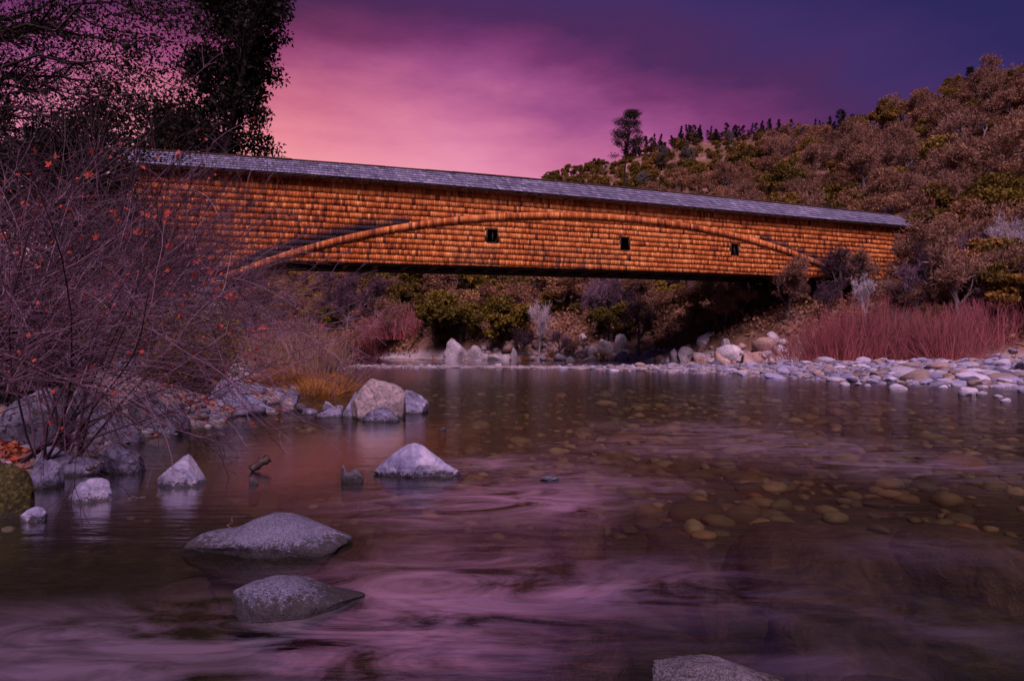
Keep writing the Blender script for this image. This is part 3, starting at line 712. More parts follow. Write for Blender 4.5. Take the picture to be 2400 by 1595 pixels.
hero('rock', 846, 940, 988, 953, 'lilac', 'low dark footstone in front of the big tan boulder', 26, [.2, .6, .9, 1, .9, .7, .3], .5, sub=4)
hero('rock', 730, 806, 965, 936, 'lilac', 'flat tilted slab wedged left of the big tan boulder', 27, [.6, .8, .9, 1, .95, .9], .8, sub=4, facets=12, ang=.5)
hero('rock', 742, 806, 978, 950, 'lilac', 'second flat slab lying under the tilted one', 28, [.2, .5, .8, 1, .9], .6, sub=4, facets=12, ang=.5)
hero('boulder', 472, 646, 966, 884, 'slab', 'large blue grey slab boulder sloping down to the still pool', 29, [.62, .70, .80, .96, 1, .92, .78, .62, .46, .30, .16, .03], .62, rough=.06, facets=8, ang=.4, lean=.25)
hero('boulder', 368, 495, 1141, 1066, 'pale', 'small pyramid boulder mirrored in the brown pool', 30, [.05, .3, .6, .9, 1, .85, .66, .45, .2], .75, rough=.06, facets=7, ang=.4)
hero('boulder', 231, 341, 1112, 1031, 'lilac', 'dark blunt boulder with a notched crown at the bank edge', 31, [.3, .6, .9, 1, .95, .75, .72, .6, .4], .8, rough=.07)
hero('boulder', 148, 292, 1178, 1118, 'pale', 'pale oblong stone half sunk below the smooth sloping boulder', 32, [.08, .35, .75, .8, 1, .95, .85, .75, .55, .2], .65, rough=.06)
hero('boulder', 88, 234, 1118, 1042, 'lilac', 'smooth sloping boulder under the roots of the leafless shrub', 33, [.9, 1, .95, .8, .68, .62, .58, .5, .3], .7, rough=.05)
hero('boulder', -60, 74, 1216, 1080, 'mossy', 'moss covered boulder at the water edge', 34, [.7, .9, 1, .98, .95, .9, .8, .4], .9, rough=.09)
hero('boulder', 66, 142, 1146, 1074, 'lilac', 'crumpled knobbly blue rock beside the mossy boulder', 35, [.5, .85, 1, .95, .9, .75, .4], .9, rough=.17, facets=14)
hero('rock', 44, 108, 1222, 1186, 'pale', 'small pale rock below the mossy boulder', 36, [.3, .6, .9, 1, .9, .5], .8, sub=4)
hero('rock', 796, 852, 1133, 1086, 'wet', 'black horn shaped rock rising from the peach reflection', 37, [.9, 1, .55, .5, .62, .66, .6, .4, .2], .7, sub=4)
hero('rock', 579, 607, 1137, 1117, 'wet', 'tiny dark stone beside the floating wood', 38, None, .8, sub=3)
hero('rock', 1024, 1046, 1009, 1000, 'wet', 'tiny stone tip alone in the green water', 39, None, .8, sub=3)
hero('rock', 1264, 1310, 1127, 1113, 'pale', 'small pale stone tip trailing a wake in the current', 40, [.1, .5, .8, 1, .9, .4], .7, sub=4)
hero('boulder', 1510, 1850, 1640, 1545, 'wet', 'dark wet rock with a ragged mossy crest at the picture foot', 41, [.75, .8, .85, .95, 1, .9, .7, .5, .3, .1], .55, rough=.16, facets=7, ang=.3)
hero('rock', 655, 702, 948, 912, 'lilac', 'mottled stone in front of the orange grass', 42, [.5, .9, 1, .9, .6], .8, sub=4, z0=.05)
hero('rock', 650, 692, 960, 930, 'tan', 'smooth egg shaped stone at the rim of the pool', 43, None, .8, sub=4, rough=.04, z0=.02)
hero('rock', 664, 680, 966, 950, 'pale', 'tiny round pebble touching the egg shaped stone', 44, None, .8, sub=3)
for i, (a, b, yb, yt, m, lb) in enumerate([
        (690, 722, 962, 944, 'wet', 'low wet stone between the egg shaped stone and the slabs'), (700, 745, 972, 956, 'lilac', 'flat grey stone on the pool rim near the slabs'),
        (616, 652, 972, 958, 'tan', 'small flat stone at the toe of the blue grey slab'), (560, 600, 940, 918, 'lilac', 'grey stone tucked behind the blue grey slab'),
        (640, 668, 930, 916, 'pale', 'little pale stone on the sand behind the slab')]):
    hero('rock', a, b, yb, yt, m, lb, 50 + i, None, .9, sub=3)
# left bank boulders with lichen and moss
for i, (a, b, yb, yt, z0, m, lb) in enumerate([
        (-80, 190, 1062, 905, .10, 'lichen', 'huge lichen spotted boulder under the red fallen leaves'), (150, 330, 1040, 912, .10, 'lichen', 'broad lichen spotted boulder overhung by bare whips'),
        (290, 446, 1022, 916, .05, 'lichen', 'mossy lichen boulder at the inner corner of the pool'), (376, 446, 1016, 946, .02, 'lilac', 'upright blue grey boulder with a moss patch by the sand'),
        (430, 500, 930, 878, .35, 'lilac', 'blue grey boulder behind the sand patch'), (395, 470, 900, 845, .9, 'lichen', 'weathered boulder beneath the vine tangle'),
        (240, 350, 900, 800, 1.0, 'lichen', 'tall pale boulder showing through the whips'), (60, 200, 915, 830, .9, 'lichen', 'dark boulder behind the leaf littered ledge'), (470, 540, 900, 850, .5, 'lilac', 'squat boulder at the edge of the vines')]):
    Ys_ = np.linspace(4, 40, 400); xm = (a + b) / 2; th = height((xm - CX) / F * Ys_, Ys_); w_ = np.where(th >= CH + (HY - yb) / F * Ys_)[0]
    z0 = float(th[w_[0]]) - .05 if len(w_) else z0
    hero('boulder', a, b, yb, yt, m, lb, 70 + i, None, .8, z0=z0, rough=.10, facets=11, ang=.42)
# drowned boulders, their crowns just under the surface
def sunk(x0, x1, y0, y1, top, label, seed, mat='wet'):
    A = gpx((x0 + x1) / 2, y1); B = gpx((x0 + x1) / 2, y0); W = (x1 - x0) / F * (A.y + B.y) / 4; dp = (B.y - A.y) / 2; yc = (A.y + B.y) / 2
    P, Fc = rock_shape(seed, 4, 7, .3, .16, .12, False); P = P / np.abs(P).max(0)
    hgt = .55
    Q = P * np.array([W, dp, hgt]); Q[:, 2] = np.where(P[:, 2] > 0, np.minimum(P[:, 2] * 1.5, 1 + .1 * P[:, 2]) * hgt, Q[:, 2])
    obj('sunken_boulder', mesh('sunken_boulder', Q, [Fc], M['sunk'], smooth=True), None, (((x0 + x1) / 2 - CX) / F * yc, yc, -top - Q[:, 2].max()), label=label, cat='rock')
M['sunk'] = rock_mat('drowned_rock', (.014, .010, .010), (.034, .024, .022), (.075, .052, .045), waterline=False)
for i, a in enumerate([
        (815, 1112, 1196, 1300, .05, 'drowned brown boulder right of the long granite boulder'), (1135, 1330, 1225, 1290, .05, 'dark drowned rock under the white ripple fan'),
        (1290, 1420, 1165, 1225, .08, 'drowned rock with a tan crown behind the ripple fan'), (1480, 1700, 1195, 1320, .07, 'black drowned slab in mid stream'),
        (1680, 2110, 1185, 1300, .08, 'long reddish drowned slab in mid stream'), (1735, 2200, 1315, 1500, .08, 'wide purple drowned slab near the picture foot'),
        (1180, 1500, 1330, 1460, .10, 'broad drowned boulder in the milky current'), (900, 1250, 1440, 1620, .12, 'big drowned boulder beneath the pink sheen'),
        (2100, 2500, 1170, 1300, .10, 'black drowned boulder at the right edge of the current'), (350, 560, 1300, 1370, .12, 'drowned shelf in the black shade below the granite boulder'),
        (560, 780, 1180, 1215, .15, 'drowned slab behind the long granite boulder'), (1870, 2330, 1500, 1640, .10, 'drowned slab at the foot of the picture beside blue patches')]):
    sunk(*a, 90 + i)

# cobbles: build the low-poly pool once
CV = []
for k in range(14):
    P, Fc = rock_shape(300 + k, 3 if k < 7 else 2, 6, .3, .07); P = P / np.abs(P).max(0); CV.append((P, Fc))
def cobble_at(x, y, r, rr):
    return (x, y, r, rr.uniform(.6, 1.0), rr.uniform(.28, .62), rr.uniform(0, 6.28), rr.integers(0, 7), rr.normal(0, .16), rr.normal(0, .16))
cr_ = np.random.default_rng(77); cob = []
tries = 0
BARP = BAR
while len(cob) < 5200 and tries < 90000:
    tries += 1
    xp = cr_.uniform(700, 2900); yp = cr_.uniform(846, 935) if cr_.random() < .8 else cr_.uniform(855, 900)
    g = gpx(xp, yp, .0); x, y = g.x, g.y
    if y > 70: continue
    d = seg_dist(np.array([[x, y]]), BAR, True)[0]; ib = inside(np.array([[x, y]]), BAR)[0]
    if not ib and (d > 2.6 or cr_.random() > math.exp(-d * 2.2) * .8): continue
    big = np.interp(x, [-20, 0, 12, 20, 40], [.085, .09, .125, .185, .22])
    r = big * math.exp(cr_.normal(0, .5)); cob.append(cobble_at(x, y, r, cr_))
zz = height([c[0] for c in cob], [c[1] for c in cob])
score = [c[2] / c[1] if abs(c[0] / c[1]) < .78 else 0 for c in cob]
top = set(np.argsort(score)[::-1][:290].tolist())
CK = list(COBK); cmk = {k_: [mesh('river_cobble', P, [Fc], M['cob_' + k_], smooth=True) for P, Fc in CV[:7]] for k_ in CK}; cm = cmk['near white']
VV, FF, TT, off = [], [], [], 0
for i, (x, y, r, fy, fz, a, k, t1, t2) in enumerate(cob):
    z = max(zz[i], -.06) + r * fz * .22
    if i in top:
        ck = CK[int(cr_.choice(5, p=[.34, .24, .14, .18, .10]))]; sz = 'big' if r > .27 else 'medium' if r > .18 else 'small'; sh = 'flat' if fz < .42 else 'round'
        obj('river_cobble', cmk[ck][k], None, (x, y, z), (t1, t2, a), (r, r * fy, r * fz), f'{sz} {sh} {ck} cobble lying on the gravel bar', 'cobble', f'{sz} {sh} {ck} cobbles on the bar')
    else:
        P, Fc = CV[7 + k]; Q = P * np.array([r, r * fy, r * fz]); c, s = math.cos(a), math.sin(a)
        VV.append(np.stack([Q[:, 0] * c - Q[:, 1] * s + x, Q[:, 0] * s + Q[:, 1] * c + y, Q[:, 2] + z], 1)); FF.append(Fc + off); off += len(P); TT.append(np.full(len(P), cr_.random()))
obj('gravel_bar', mesh('gravel_bar', np.concatenate(VV), [np.concatenate(FF)], M['cobble_a'], smooth=True, attrs={'tone': np.concatenate(TT)}), label='mass of smaller pale cobbles forming the gravel bar', cat='gravel', kind='stuff')
# stones standing alone in the water off the bar
for i, (xp, yp, wpx) in enumerate([(2105, 912, 42), (2262, 925, 36), (2300, 924, 26), (2355, 940, 30), (2268, 917, 40), (2035, 904, 18), (2012, 902, 20), (2210, 908, 20), (1742, 880, 18), (1980, 902, 24), (2340, 930, 22), (2405, 918, 34)]):
    g = gpx(xp, yp); r = wpx / F * g.y / 2
    obj('river_cobble', cm[i % 7], None, (g.x, g.y, r * .08), (.1, -.05, i * 1.3), (r, r * .75, r * .6), 'rounded cobble standing alone in the water off the bar', 'cobble', 'cobbles in the water off the bar')
# stones of the river bed, seen through the water
VV, FF, TT, off = [], [], [], 0
n = 9000; u = cr_.uniform(-.62, .82, n); Yb_ = np.exp(cr_.uniform(math.log(3.0), math.log(40), n)); Xb = u * Yb_
zb_ = height(Xb, Yb_); okb = (zb_ < -.08) & (cr_.random(n) < np.interp(Yb_, [6.5, 9, 13], [0, .25, 1]))
for x, y, z in zip(Xb[okb], Yb_[okb], zb_[okb]):
    k = cr_.integers(7, 14); r = .115 * math.exp(cr_.normal(0, .42)) * (1.15 if x > .1 * y else .8); P, Fc = CV[k]
    Q = P * np.array([r, r * cr_.uniform(.6, 1), r * cr_.uniform(.35, .6)]); a = cr_.uniform(0, 6.28); c, s = math.cos(a), math.sin(a)
    VV.append(np.stack([Q[:, 0] * c - Q[:, 1] * s + x, Q[:, 0] * s + Q[:, 1] * c + y, np.minimum(Q[:, 2] + z + r * .12, -.03)], 1)); FF.append(Fc + off); off += len(P); TT.append(np.full(len(P), cr_.random()))
obj('river_bed_gravel', mesh('bed_stones', np.concatenate(VV), [np.concatenate(FF)], M['bedstone'], smooth=True, attrs={'tone': np.concatenate(TT)}), label='brown rounded stones covering the river bed under clear water', cat='gravel', kind='stuff')
# small stones and shore rubble of the left bank
VV, FF, TT, off = [], [], [], 0
for _ in range(480):
    y = math.exp(cr_.uniform(math.log(5), math.log(60))); xs_ = np.interp(y, LEFT[:, 1], LEFT[:, 0]); x = xs_ - abs(cr_.normal(0, 1.2)) + .25
    r = .055 * math.exp(cr_.normal(0, .6)) * (1 + y / 40); k = cr_.integers(7, 14); P, Fc = CV[k]; Q = P * np.array([r, r * .8, r * .6])
    VV.append(Q + np.array([x, y, h1(x, y) + r * .15])); FF.append(Fc + off); off += len(P); TT.append(np.full(len(P), cr_.random()))
obj('shore_gravel', mesh('shore_gravel', np.concatenate(VV), [np.concatenate(FF)], M['cobble_a'], smooth=True, attrs={'tone': np.concatenate(TT)}), label='scattered small stones along the left shore', cat='gravel', kind='stuff')

# right bank boulders
RB = [(1035, 1100, 846, 792, 'bankrock', 'tall pale cracked rock at the far water edge'), (1084, 1135, 846, 808, 'bankrock', 'pale rock leaning on the tall cracked one'), (1122, 1150, 846, 828, 'bankrock', 'small pale rock right of the tall cracked one'),
      (1140, 1172, 846, 829, 'bankrock', 'low grey rock under the olive oaks'), (1168, 1200, 846, 824, 'bankrock', 'blocky grey rock under the olive oaks'), (1190, 1214, 846, 812, 'bankrock', 'narrow upright pale rock below the white tree'),
      (1252, 1268, 846, 830, 'bankrock', 'small pointed rock beside the orange tuft'), (1318, 1352, 848, 834, 'bankrock', 'flat pale rock at the water edge between tufts'), (1320, 1352, 835, 812, 'bankrock', 'grey rock above the flat pale one'),
      (1400, 1440, 830, 790, 'bankrock', 'stacked dark grey boulder with a ledge'), (1436, 1472, 826, 782, 'bankrock', 'upper grey boulder of the stack'), (1450, 1482, 836, 806, 'bankrock', 'right hand boulder of the stack'), (1412, 1450, 792, 780, 'bankrock', 'flat cap stone on the stack'),
      (1428, 1480, 849, 818, 'bankrock', 'pale sloping boulder by the round orange tuft'), (1376, 1402, 846, 830, 'bankrock', 'blue grey rock left of the round orange tuft'), (1464, 1510, 850, 830, 'bankrock', 'long low pale boulder at the water'), (1496, 1526, 850, 824, 'bankrock', 'pointed pale boulder at the water'),
      (1512, 1548, 850, 826, 'bankrock', 'white peaked boulder at the water'), (1540, 1560, 850, 838, 'bankrock', 'small white stone among the peaked boulders'), (1570, 1594, 848, 816, 'bankrock', 'slim upright white rock with a dark cleft'), (1588, 1620, 842, 815, 'bankrock', 'square grey rock behind the slim upright one'),
      (1555, 1582, 852, 834, 'bankrock', 'pale pointed stone in front of the slim rock'), (1580, 1605, 852, 838, 'bankrock', 'low rounded stone in front of the square rock'), (1648, 1702, 852, 832, 'bankrock', 'low triangular boulder left of the big brown one'),
      (1626, 1660, 848, 826, 'brown', 'dark split rock with an orange face'), (1708, 1820, 854, 792, 'brown', 'biggest brown boulder on the far bank with a diagonal crack'), (1846, 1914, 846, 800, 'brown', 'flat topped orange brown boulder beside the red willow'), (1880, 1925, 856, 828, 'brown', 'orange layered rock at the willow foot'),
      (1820, 1850, 850, 838, 'brown', 'low brown stones between the two big boulders'), (1632, 1670, 806, 776, 'bankrock', 'grey boulder behind the leafless bush'), (1686, 1712, 816, 792, 'bankrock', 'slanting slab left of the biggest brown boulder'), (1796, 1822, 806, 784, 'brown', 'upright slab behind the biggest brown boulder'),
      (1826, 1858, 812, 770, 'brown', 'tall reddish outcrop above the flat topped boulder'), (1990, 2010, 830, 815, 'brown', 'small brown stone inside the willows'),
      (2290, 2352, 722, 660, 'bankrock', 'purple weathered boulder on the slope above the red willow'), (2350, 2384, 698, 672, 'bankrock', 'pink grey boulder on the slope by the dark ivy'), (2300, 2330, 730, 712, 'bankrock', 'low stone below the purple weathered boulder')]
for i, (a, b, yb, yt, m, lb) in enumerate(RB):
    xm = (a + b) / 2; lo, hi = 52.0, 140.0                  # march the pixel ray to the terrain
    Ys_ = np.linspace(50, 150, 500); zr_ = CH + (HY - yb) / F * Ys_; th = height((xm - CX) / F * Ys_, Ys_)
    below = np.where((th >= zr_) & (Ys_ > (68 if xm < 1880 else 54)))[0]; Y = Ys_[below[0]] if len(below) else 75.0
    if yb > 838 and xm < 1880: Y = float(np.interp((xm - CX) / F, YB_U, YB)) - .8
    W = (b - a) / F * Y / 2; H = (yb - yt) / F * Y; x = (xm - CX) / F * Y; zf = h1(x, Y)
    zf = CH + (HY - yb) / F * Y
    P, Fc = rock_shape(500 + i, 4, 12, .45, .10); P = P / np.abs(P).max(0); up = np.clip(P[:, 2], 0, 1)
    Q = np.stack([P[:, 0] * W, P[:, 1] * W * .8, np.where(P[:, 2] > 0, up ** .8 * H, P[:, 2] * H)], 1)
    obj('boulder', mesh('bank_boulder', Q, [Fc], M[m], smooth=True), None, (x, Y + W * .3, zf), (0, 0, 0), label=lb, cat='rock')
rbm = [mesh('bank_rock', P, [Fc], M['bankrock' if k % 3 else 'brown'], smooth=True) for k, (P, Fc) in enumerate(CV[:7])]
VV = 0
for _ in range(230):                                    # loose rocks along the far bank
    u = cr_.uniform(-.12, .46); Y = float(np.interp(u, YB_U, YB)) + abs(cr_.normal(0, 1.5)) - .6; x = u * Y; r = .36 * math.exp(cr_.normal(0, .55)); k = int(cr_.integers(0, 7))
    obj('bank_stone', rbm[k], None, (x, Y, max(h1(x, Y), -.1) + r * .2), (cr_.normal(0, .3), cr_.normal(0, .3), cr_.uniform(0, 6)), (r, r * .8, r * .75), f"{'large' if r > .5 else 'middling' if r > .3 else 'little'} {'pale' if k % 3 else 'brown'} loose stone along the foot of the far bank", 'rock', f"{'large' if r > .5 else 'middling' if r > .3 else 'little'} {'pale' if k % 3 else 'brown'} loose stones on the far bank")

# floating wood and sticks
def stick(name, A, B, r0, r1, label, mat='wood_wet', cat='driftwood', n=10, wig=.02, sides=7):
    A, B = np.array(A, float), np.array(B, float); t = np.linspace(0, 1, n)[:, None]; C = A + (B - A) * t + cr_.normal(0, wig, (n, 3)) * (np.sin(t * math.pi))
    d = (B - A) / np.linalg.norm(B - A); u_ = np.cross(d, [0, 0, 1.0]); u_ /= np.linalg.norm(u_); v_ = np.cross(u_, d)
    V = []
    for i in range(n):
        r = (r0 + (r1 - r0) * t[i, 0]) * (1 + cr_.normal(0, .08, sides)[:, None]); a = np.linspace(0, 2 * math.pi, sides, endpoint=False)[:, None]
        V.append(C[i] + r * (np.cos(a) * u_ + np.sin(a) * v_))
    V = np.concatenate(V); i, j = np.meshgrid(np.arange(n - 1), np.arange(sides), indexing='ij'); i, j = i.ravel(), j.ravel(); jn = (j + 1) % sides
    Q = np.stack([i * sides + j, i * sides + jn, (i + 1) * sides + jn, (i + 1) * sides + j], 1)
    caps = [np.arange(sides)[::-1][None], ((n - 1) * sides + np.arange(sides))[None]]
    base = V[:sides].mean(0)
    obj(name, mesh(name, V - base, [Q] + caps, M[mat], smooth=True), None, base, label=label, cat=cat)
a, b = gpx(588, 1100, .03), gpx(630, 1092, .05); b.z = .16
stick('driftwood', a, b, .055, .06, 'chunk of black waterlogged wood jutting from the pool', wig=.01)
a, b = gpx(300, 1168), gpx(398, 1158); stick('driftwood', a, b, .008, .004, 'thin pale stick floating below the pyramid boulder', 'bark_grey')
a, b = gpx(487, 1018), gpx(530, 1020); stick('driftwood', a, b, .02, .01, 'pinkish stick floating beside the sand', 'bark_grey')
a = gpx(541, 1236); stick('driftwood', a, (a.x + .01, a.y, .09), .006, .004, 'tiny upright stub behind the long granite boulder', 'bark_grey')
a, b = gpx(205, 1098, .12), gpx(246, 1080, .16); stick('driftwood', a, b, .03, .012, 'broken branch caught between two boulders', 'bark_grey')
a, b = gpx(425, 1000, .02), gpx(450, 982, .02); b.z = .35; stick('driftwood', a, b, .022, .008, 'dark root reaching down to the water by the sand', 'bark')
# ------------------------------------------------------------------ plants
def unit(v): return v / np.maximum(np.linalg.norm(v, axis=-1, keepdims=True), 1e-9)
def wander(r, start, d, L, P=8, jit=.25, up=0.0):
    """N curved paths of P points"""
    N = len(start); out = np.zeros((N, P, 3)); out[:, 0] = start; d = unit(d); st = (L / (P - 1))[:, None]
    drift = r.normal(0, jit * .5, (N, 3))
    for i in range(1, P):
        d = unit(d + r.normal(0, jit, (N, 3)) * .6 + drift * .35 + np.array([0, 0, up]))
        out[:, i] = out[:, i - 1] + d * st
    return out
def tubes(paths, rad, sides=3):
    """paths (N,P,3), rad (N,P) -> V, quads"""
    N, P, _ = paths.shape
    T = np.gradient(paths, axis=1); T = unit(T); ref = np.where(np.abs(T[..., 2:3]) > .9, np.array([1.0, 0, 0]), np.array([0, 0, 1.0]))
    U = unit(np.cross(T, ref)); W = np.cross(T, U); a = np.arange(sides) * 2 * math.pi / sides
    V = paths[:, :, None] + rad[:, :, None, None] * (np.cos(a)[None, None, :, None] * U[:, :, None] + np.sin(a)[None, None, :, None] * W[:, :, None])
    n, p, s = np.meshgrid(np.arange(N), np.arange(P - 1), np.arange(sides), indexing='ij'); s2 = (s + 1) % sides
    b = (n * P + p) * sides; c = b + sides
    return V.reshape(-1, 3), np.stack([b + s, b + s2, c + s2, c + s], -1).reshape(-1, 4)
def taper(paths, r0, r1, pw=1.0):
    P = paths.shape[1]; t = np.linspace(0, 1, P)[None] ** pw
    return np.asarray(r0)[:, None] * (1 - t) + np.asarray(r1)[:, None] * t
def sprout(r, paths, rad, n, t0=.3, t1=1.0, angle=.8, L=(.3, .6), rel=None, P=6, jit=.25, up=0.0, rf=.6):
    """n children grown from random points of the given paths"""
    N, PP, _ = paths.shape; k = r.integers(0, N, n); t = r.uniform(t0, t1, n) * (PP - 1); i = np.minimum(t.astype(int), PP - 2); f = (t - i)[:, None]
    S = paths[k, i] * (1 - f) + paths[k, i + 1] * f; T = unit(paths[k, i + 1] - paths[k, i])
    rnd = unit(np.cross(T, r.normal(size=(n, 3)))); a = (angle * r.uniform(.6, 1.3, n))[:, None]
    d = T * np.cos(a) + rnd * np.sin(a)
    ln = r.uniform(L[0], L[1], n) * (1 - .45 * (t / (PP - 1)))
    pr = rad[k, i] * (1 - f[:, 0]) + rad[k, i + 1] * f[:, 0]
    p2 = wander(r, S, d, ln, P, jit, up); return p2, taper(p2, pr * rf, pr * rf * .35)
def merge(parts):
    V, Q, o = [], [], 0
    for v, q in parts: V.append(v); Q.append(q + o); o += len(v)
    return np.concatenate(V), np.concatenate(Q)
def leaves(r, pos, size, spread=0.0, aspect=.6, flat=0.0, droop=0.0):
    """rhombic leaf per position -> V, quads"""
    n = len(pos); c = pos + r.normal(0, 1, (n, 3)) * spread
    a = unit(r.normal(size=(n, 3)) * np.array([1, 1, 1 - flat]) + np.array([0, 0, -droop])); b = unit(np.cross(a, r.normal(size=(n, 3))))
    s = (size * r.uniform(.6, 1.4, n))[:, None] * .5
    m = np.cross(a, b) * s * .25
    V = np.stack([c - a * s, c + b * s * aspect + m, c + a * s, c - b * s * aspect + m], 1).reshape(-1, 3)
    return V, np.arange(4 * n).reshape(n, 4)
def slivers(r, pos, d, L, w):
    n = len(pos); s = unit(np.cross(d, r.normal(size=(n, 3)))) * (w * .5)
    V = np.stack([pos - s, pos + s, pos + d * L[:, None]], 1).reshape(-1, 3); return V, np.arange(3 * n).reshape(n, 3)
def leafmesh(name, V, Q, mat, r, per=None, smooth=False):
    k = Q.shape[1]; t = np.clip(r.normal(.5, .2, len(Q)) if per is None else np.repeat(r.normal(.5, .22, len(Q) // per), per) + r.normal(0, .07, len(Q)), 0, 1)
    return mesh(name, V, [Q], mat, attrs={'tone': np.repeat(t, k)}, smooth=smooth)
def twigmesh(name, parts, mat, r):
    V, Q, o, T = [], [], 0, []
    for v, q, npth in parts:
        V.append(v); Q.append(q + o); o += len(v); T.append(np.repeat(np.clip(r.normal(.5, .22, npth), 0, 1), len(v) // npth))
    return mesh(name, np.concatenate(V), [np.concatenate(Q)], mat, attrs={'tone': np.concatenate(T)}, smooth=True)
def clumps(r, n, cx, cy, cz, rx, ry, rz, power=.45):
    d = unit(r.normal(size=(n, 3))); rr = r.random(n)[:, None] ** power; return np.array([cx, cy, cz]) + d * rr * np.array([rx, ry, rz])

# ---- prototypes for the hillside (unit: metres, base at origin)
def proto_round(seed, mat, H=6.0, R_=3.2, n_cl=26, per=170, leaf=.30, cl=.85, bark='bark', low=.18, flat=.55):
    """leafy round crown on a short forked trunk"""
    r = np.random.default_rng(seed)
    tr = wander(r, np.zeros((1, 3)), np.array([[.1, 0, 1.0]]), np.array([H * .55]), 6, .15); rd = taper(tr, [H * .03], [H * .018])
    lm, lr = sprout(r, tr, rd, 7, .35, 1, .7, (H * .3, H * .5), P=6, jit=.22, up=.12, rf=.75); tw, trr = sprout(r, lm, lr, 26, .3, 1, .8, (H * .15, H * .3), P=5, jit=.3, up=.05)
    trunk = merge([tubes(tr, rd, 6), tubes(lm, lr, 5), tubes(tw, trr, 3)])
    C = clumps(r, n_cl, 0, 0, H * (low + 1) / 2, R_ * .8, R_ * .8, H * (1 - low) * .42)
    pos = np.repeat(C, per, 0); d = unit(r.normal(size=pos.shape) + np.array([0, 0, .25])); sz = np.repeat(r.uniform(.6, 1.25, n_cl), per)[:, None]
    pos = pos + d * sz * cl * r.random((len(pos), 1)) ** .4 * np.array([1.15, 1.15, .8])
    V, Q = leaves(r, pos, leaf, 0, .7)
    return mesh('trunk', *trunk, M[bark], smooth=True), leafmesh('crown', V, Q, M[mat], r, per)
def proto_bare(seed, mat_tw, H=7.0, bark='bark_grey', n1=9, n2=60, n3=420, n4=2600, spread=1.0, leafmat=None, nleaf=0, up=.05, w=.035, lean=.1):
    """leafless broad tree: trunk, limbs, and a haze of fine twigs"""
    r = np.random.default_rng(seed)
    tr = wander(r, np.zeros((1, 3)), np.array([[lean, .05, 1.0]]), np.array([H * .6]), 7, .16); rd = taper(tr, [H * .030], [H * .014])
    l1, r1 = sprout(r, tr, rd, n1, .3, 1, .75 * spread, (H * .35, H * .6), P=7, jit=.26, up=.07, rf=.7)
    l2, r2 = sprout(r, l1, r1, n2, .25, 1, .75, (H * .16, H * .32), P=6, jit=.3, up=up, rf=.6)
    l3, r3 = sprout(r, l2, r2, n3, .2, 1, .75, (H * .08, H * .16), P=4, jit=.3, up=up, rf=.6)
    trunk = merge([tubes(tr, rd, 6), tubes(l1, r1, 5), tubes(l2, r2, 3)])
    k = r.integers(0, len(l3), n4); i = r.integers(1, 4, n4); S = l3[k, i]; d = unit(unit(l3[k, i] - l3[k, i - 1]) + r.normal(0, .55, (n4, 3)) + np.array([0, 0, .12]))
    V1, Q1 = slivers(r, S, d, r.uniform(.04, .10, n4) * H, w)
    V3, Q3 = tubes(l3, np.maximum(r3, w * .3), 3)
    tw = np.concatenate([V3, V1]); tt = np.concatenate([np.repeat(np.clip(r.normal(.5, .2, len(l3)), 0, 1), 12), np.repeat(np.clip(np.repeat(r.normal(.5, .2, 1 + n4 // 20), 20)[:n4], 0, 1), 3)])
    crown = mesh('twig_crown', tw, [Q3, Q1 + len(V3)], M[mat_tw], attrs={'tone': tt})
    out = [mesh('trunk', *trunk, M[bark], smooth=True), crown]
    if nleaf:
        V, Q = leaves(r, l3[r.integers(0, len(l3), nleaf), r.integers(1, 4, nleaf)], .22, .22, .7); out.append(leafmesh('dry_leaf_cover', V, Q, M[leafmat], r))
    return out
def proto_conifer(seed, mat, H=16., crown_lo=.45, R_=2.6, n=46, per=60, leaf=.34, round_top=True):
    r = np.random.default_rng(seed); tr = wander(r, np.zeros((1, 3)), np.array([[.02, 0, 1.0]]), np.array([H]), 12, .035); rd = taper(tr, [H * .013], [H * .003])
    z = r.uniform(crown_lo, 1, n); S = np.stack([np.interp(z, np.linspace(0, 1, 12), tr[0, :, k]) for k in range(3)], 1)
    prof = np.sin(np.clip((z - crown_lo) / (1 - crown_lo) * .82 + .18, 0, 1) * math.pi) ** .6 if round_top else (1 - (z - crown_lo) / (1 - crown_lo)) * .9 + .1
    a = r.uniform(0, 6.28, n); d = np.stack([np.cos(a), np.sin(a), .55 + 0 * a], 1); L = R_ * prof * r.uniform(.7, 1.15, n)
    br = wander(r, S, d, L, 5, .2, .05); brr = taper(br, np.full(n, H * .004), np.full(n, H * .0015))
    tips = np.concatenate([br[:, -1], br[:, -2]]); pos = np.repeat(tips, per, 0); dd = unit(r.normal(size=pos.shape)); pos = pos + dd * r.random((len(pos), 1)) ** .5 * np.array([.75, .75, .5]) * (R_ / 2.6)
    V, Q = leaves(r, pos, leaf, 0, .35)
    return mesh('trunk', *merge([tubes(tr, rd, 6), tubes(br, brr, 3)]), M['bark'], smooth=True), leafmesh('crown', V, Q, M[mat], r)
def proto_brush(seed, mat, R_=1.5, H=1.6, n_cl=12, per=120, leaf=.26, stem='bark'):
    r = np.random.default_rng(seed); C = clumps(r, n_cl, 0, 0, H * .5, R_ * .75, R_ * .75, H * .35); pos = np.repeat(C, per, 0); d = unit(r.normal(size=pos.shape) + np.array([0, 0, .3]))
    pos = pos + d * R_ * .38 * r.random((len(pos), 1)) ** .4; pos[:, 2] = np.maximum(pos[:, 2], .05); V, Q = leaves(r, pos, leaf, 0, .7)
    st = wander(r, r.normal(0, .15, (14, 3)) * [1, 1, 0], unit(r.normal(0, .6, (14, 3)) + [0, 0, 1]), np.full(14, H * .7), 5, .2); 
    return mesh('stem', *tubes(st, taper(st, np.full(14, .05), np.full(14, .02)), 3), M[stem], smooth=True), leafmesh('crown', V, Q, M[mat], r, per)
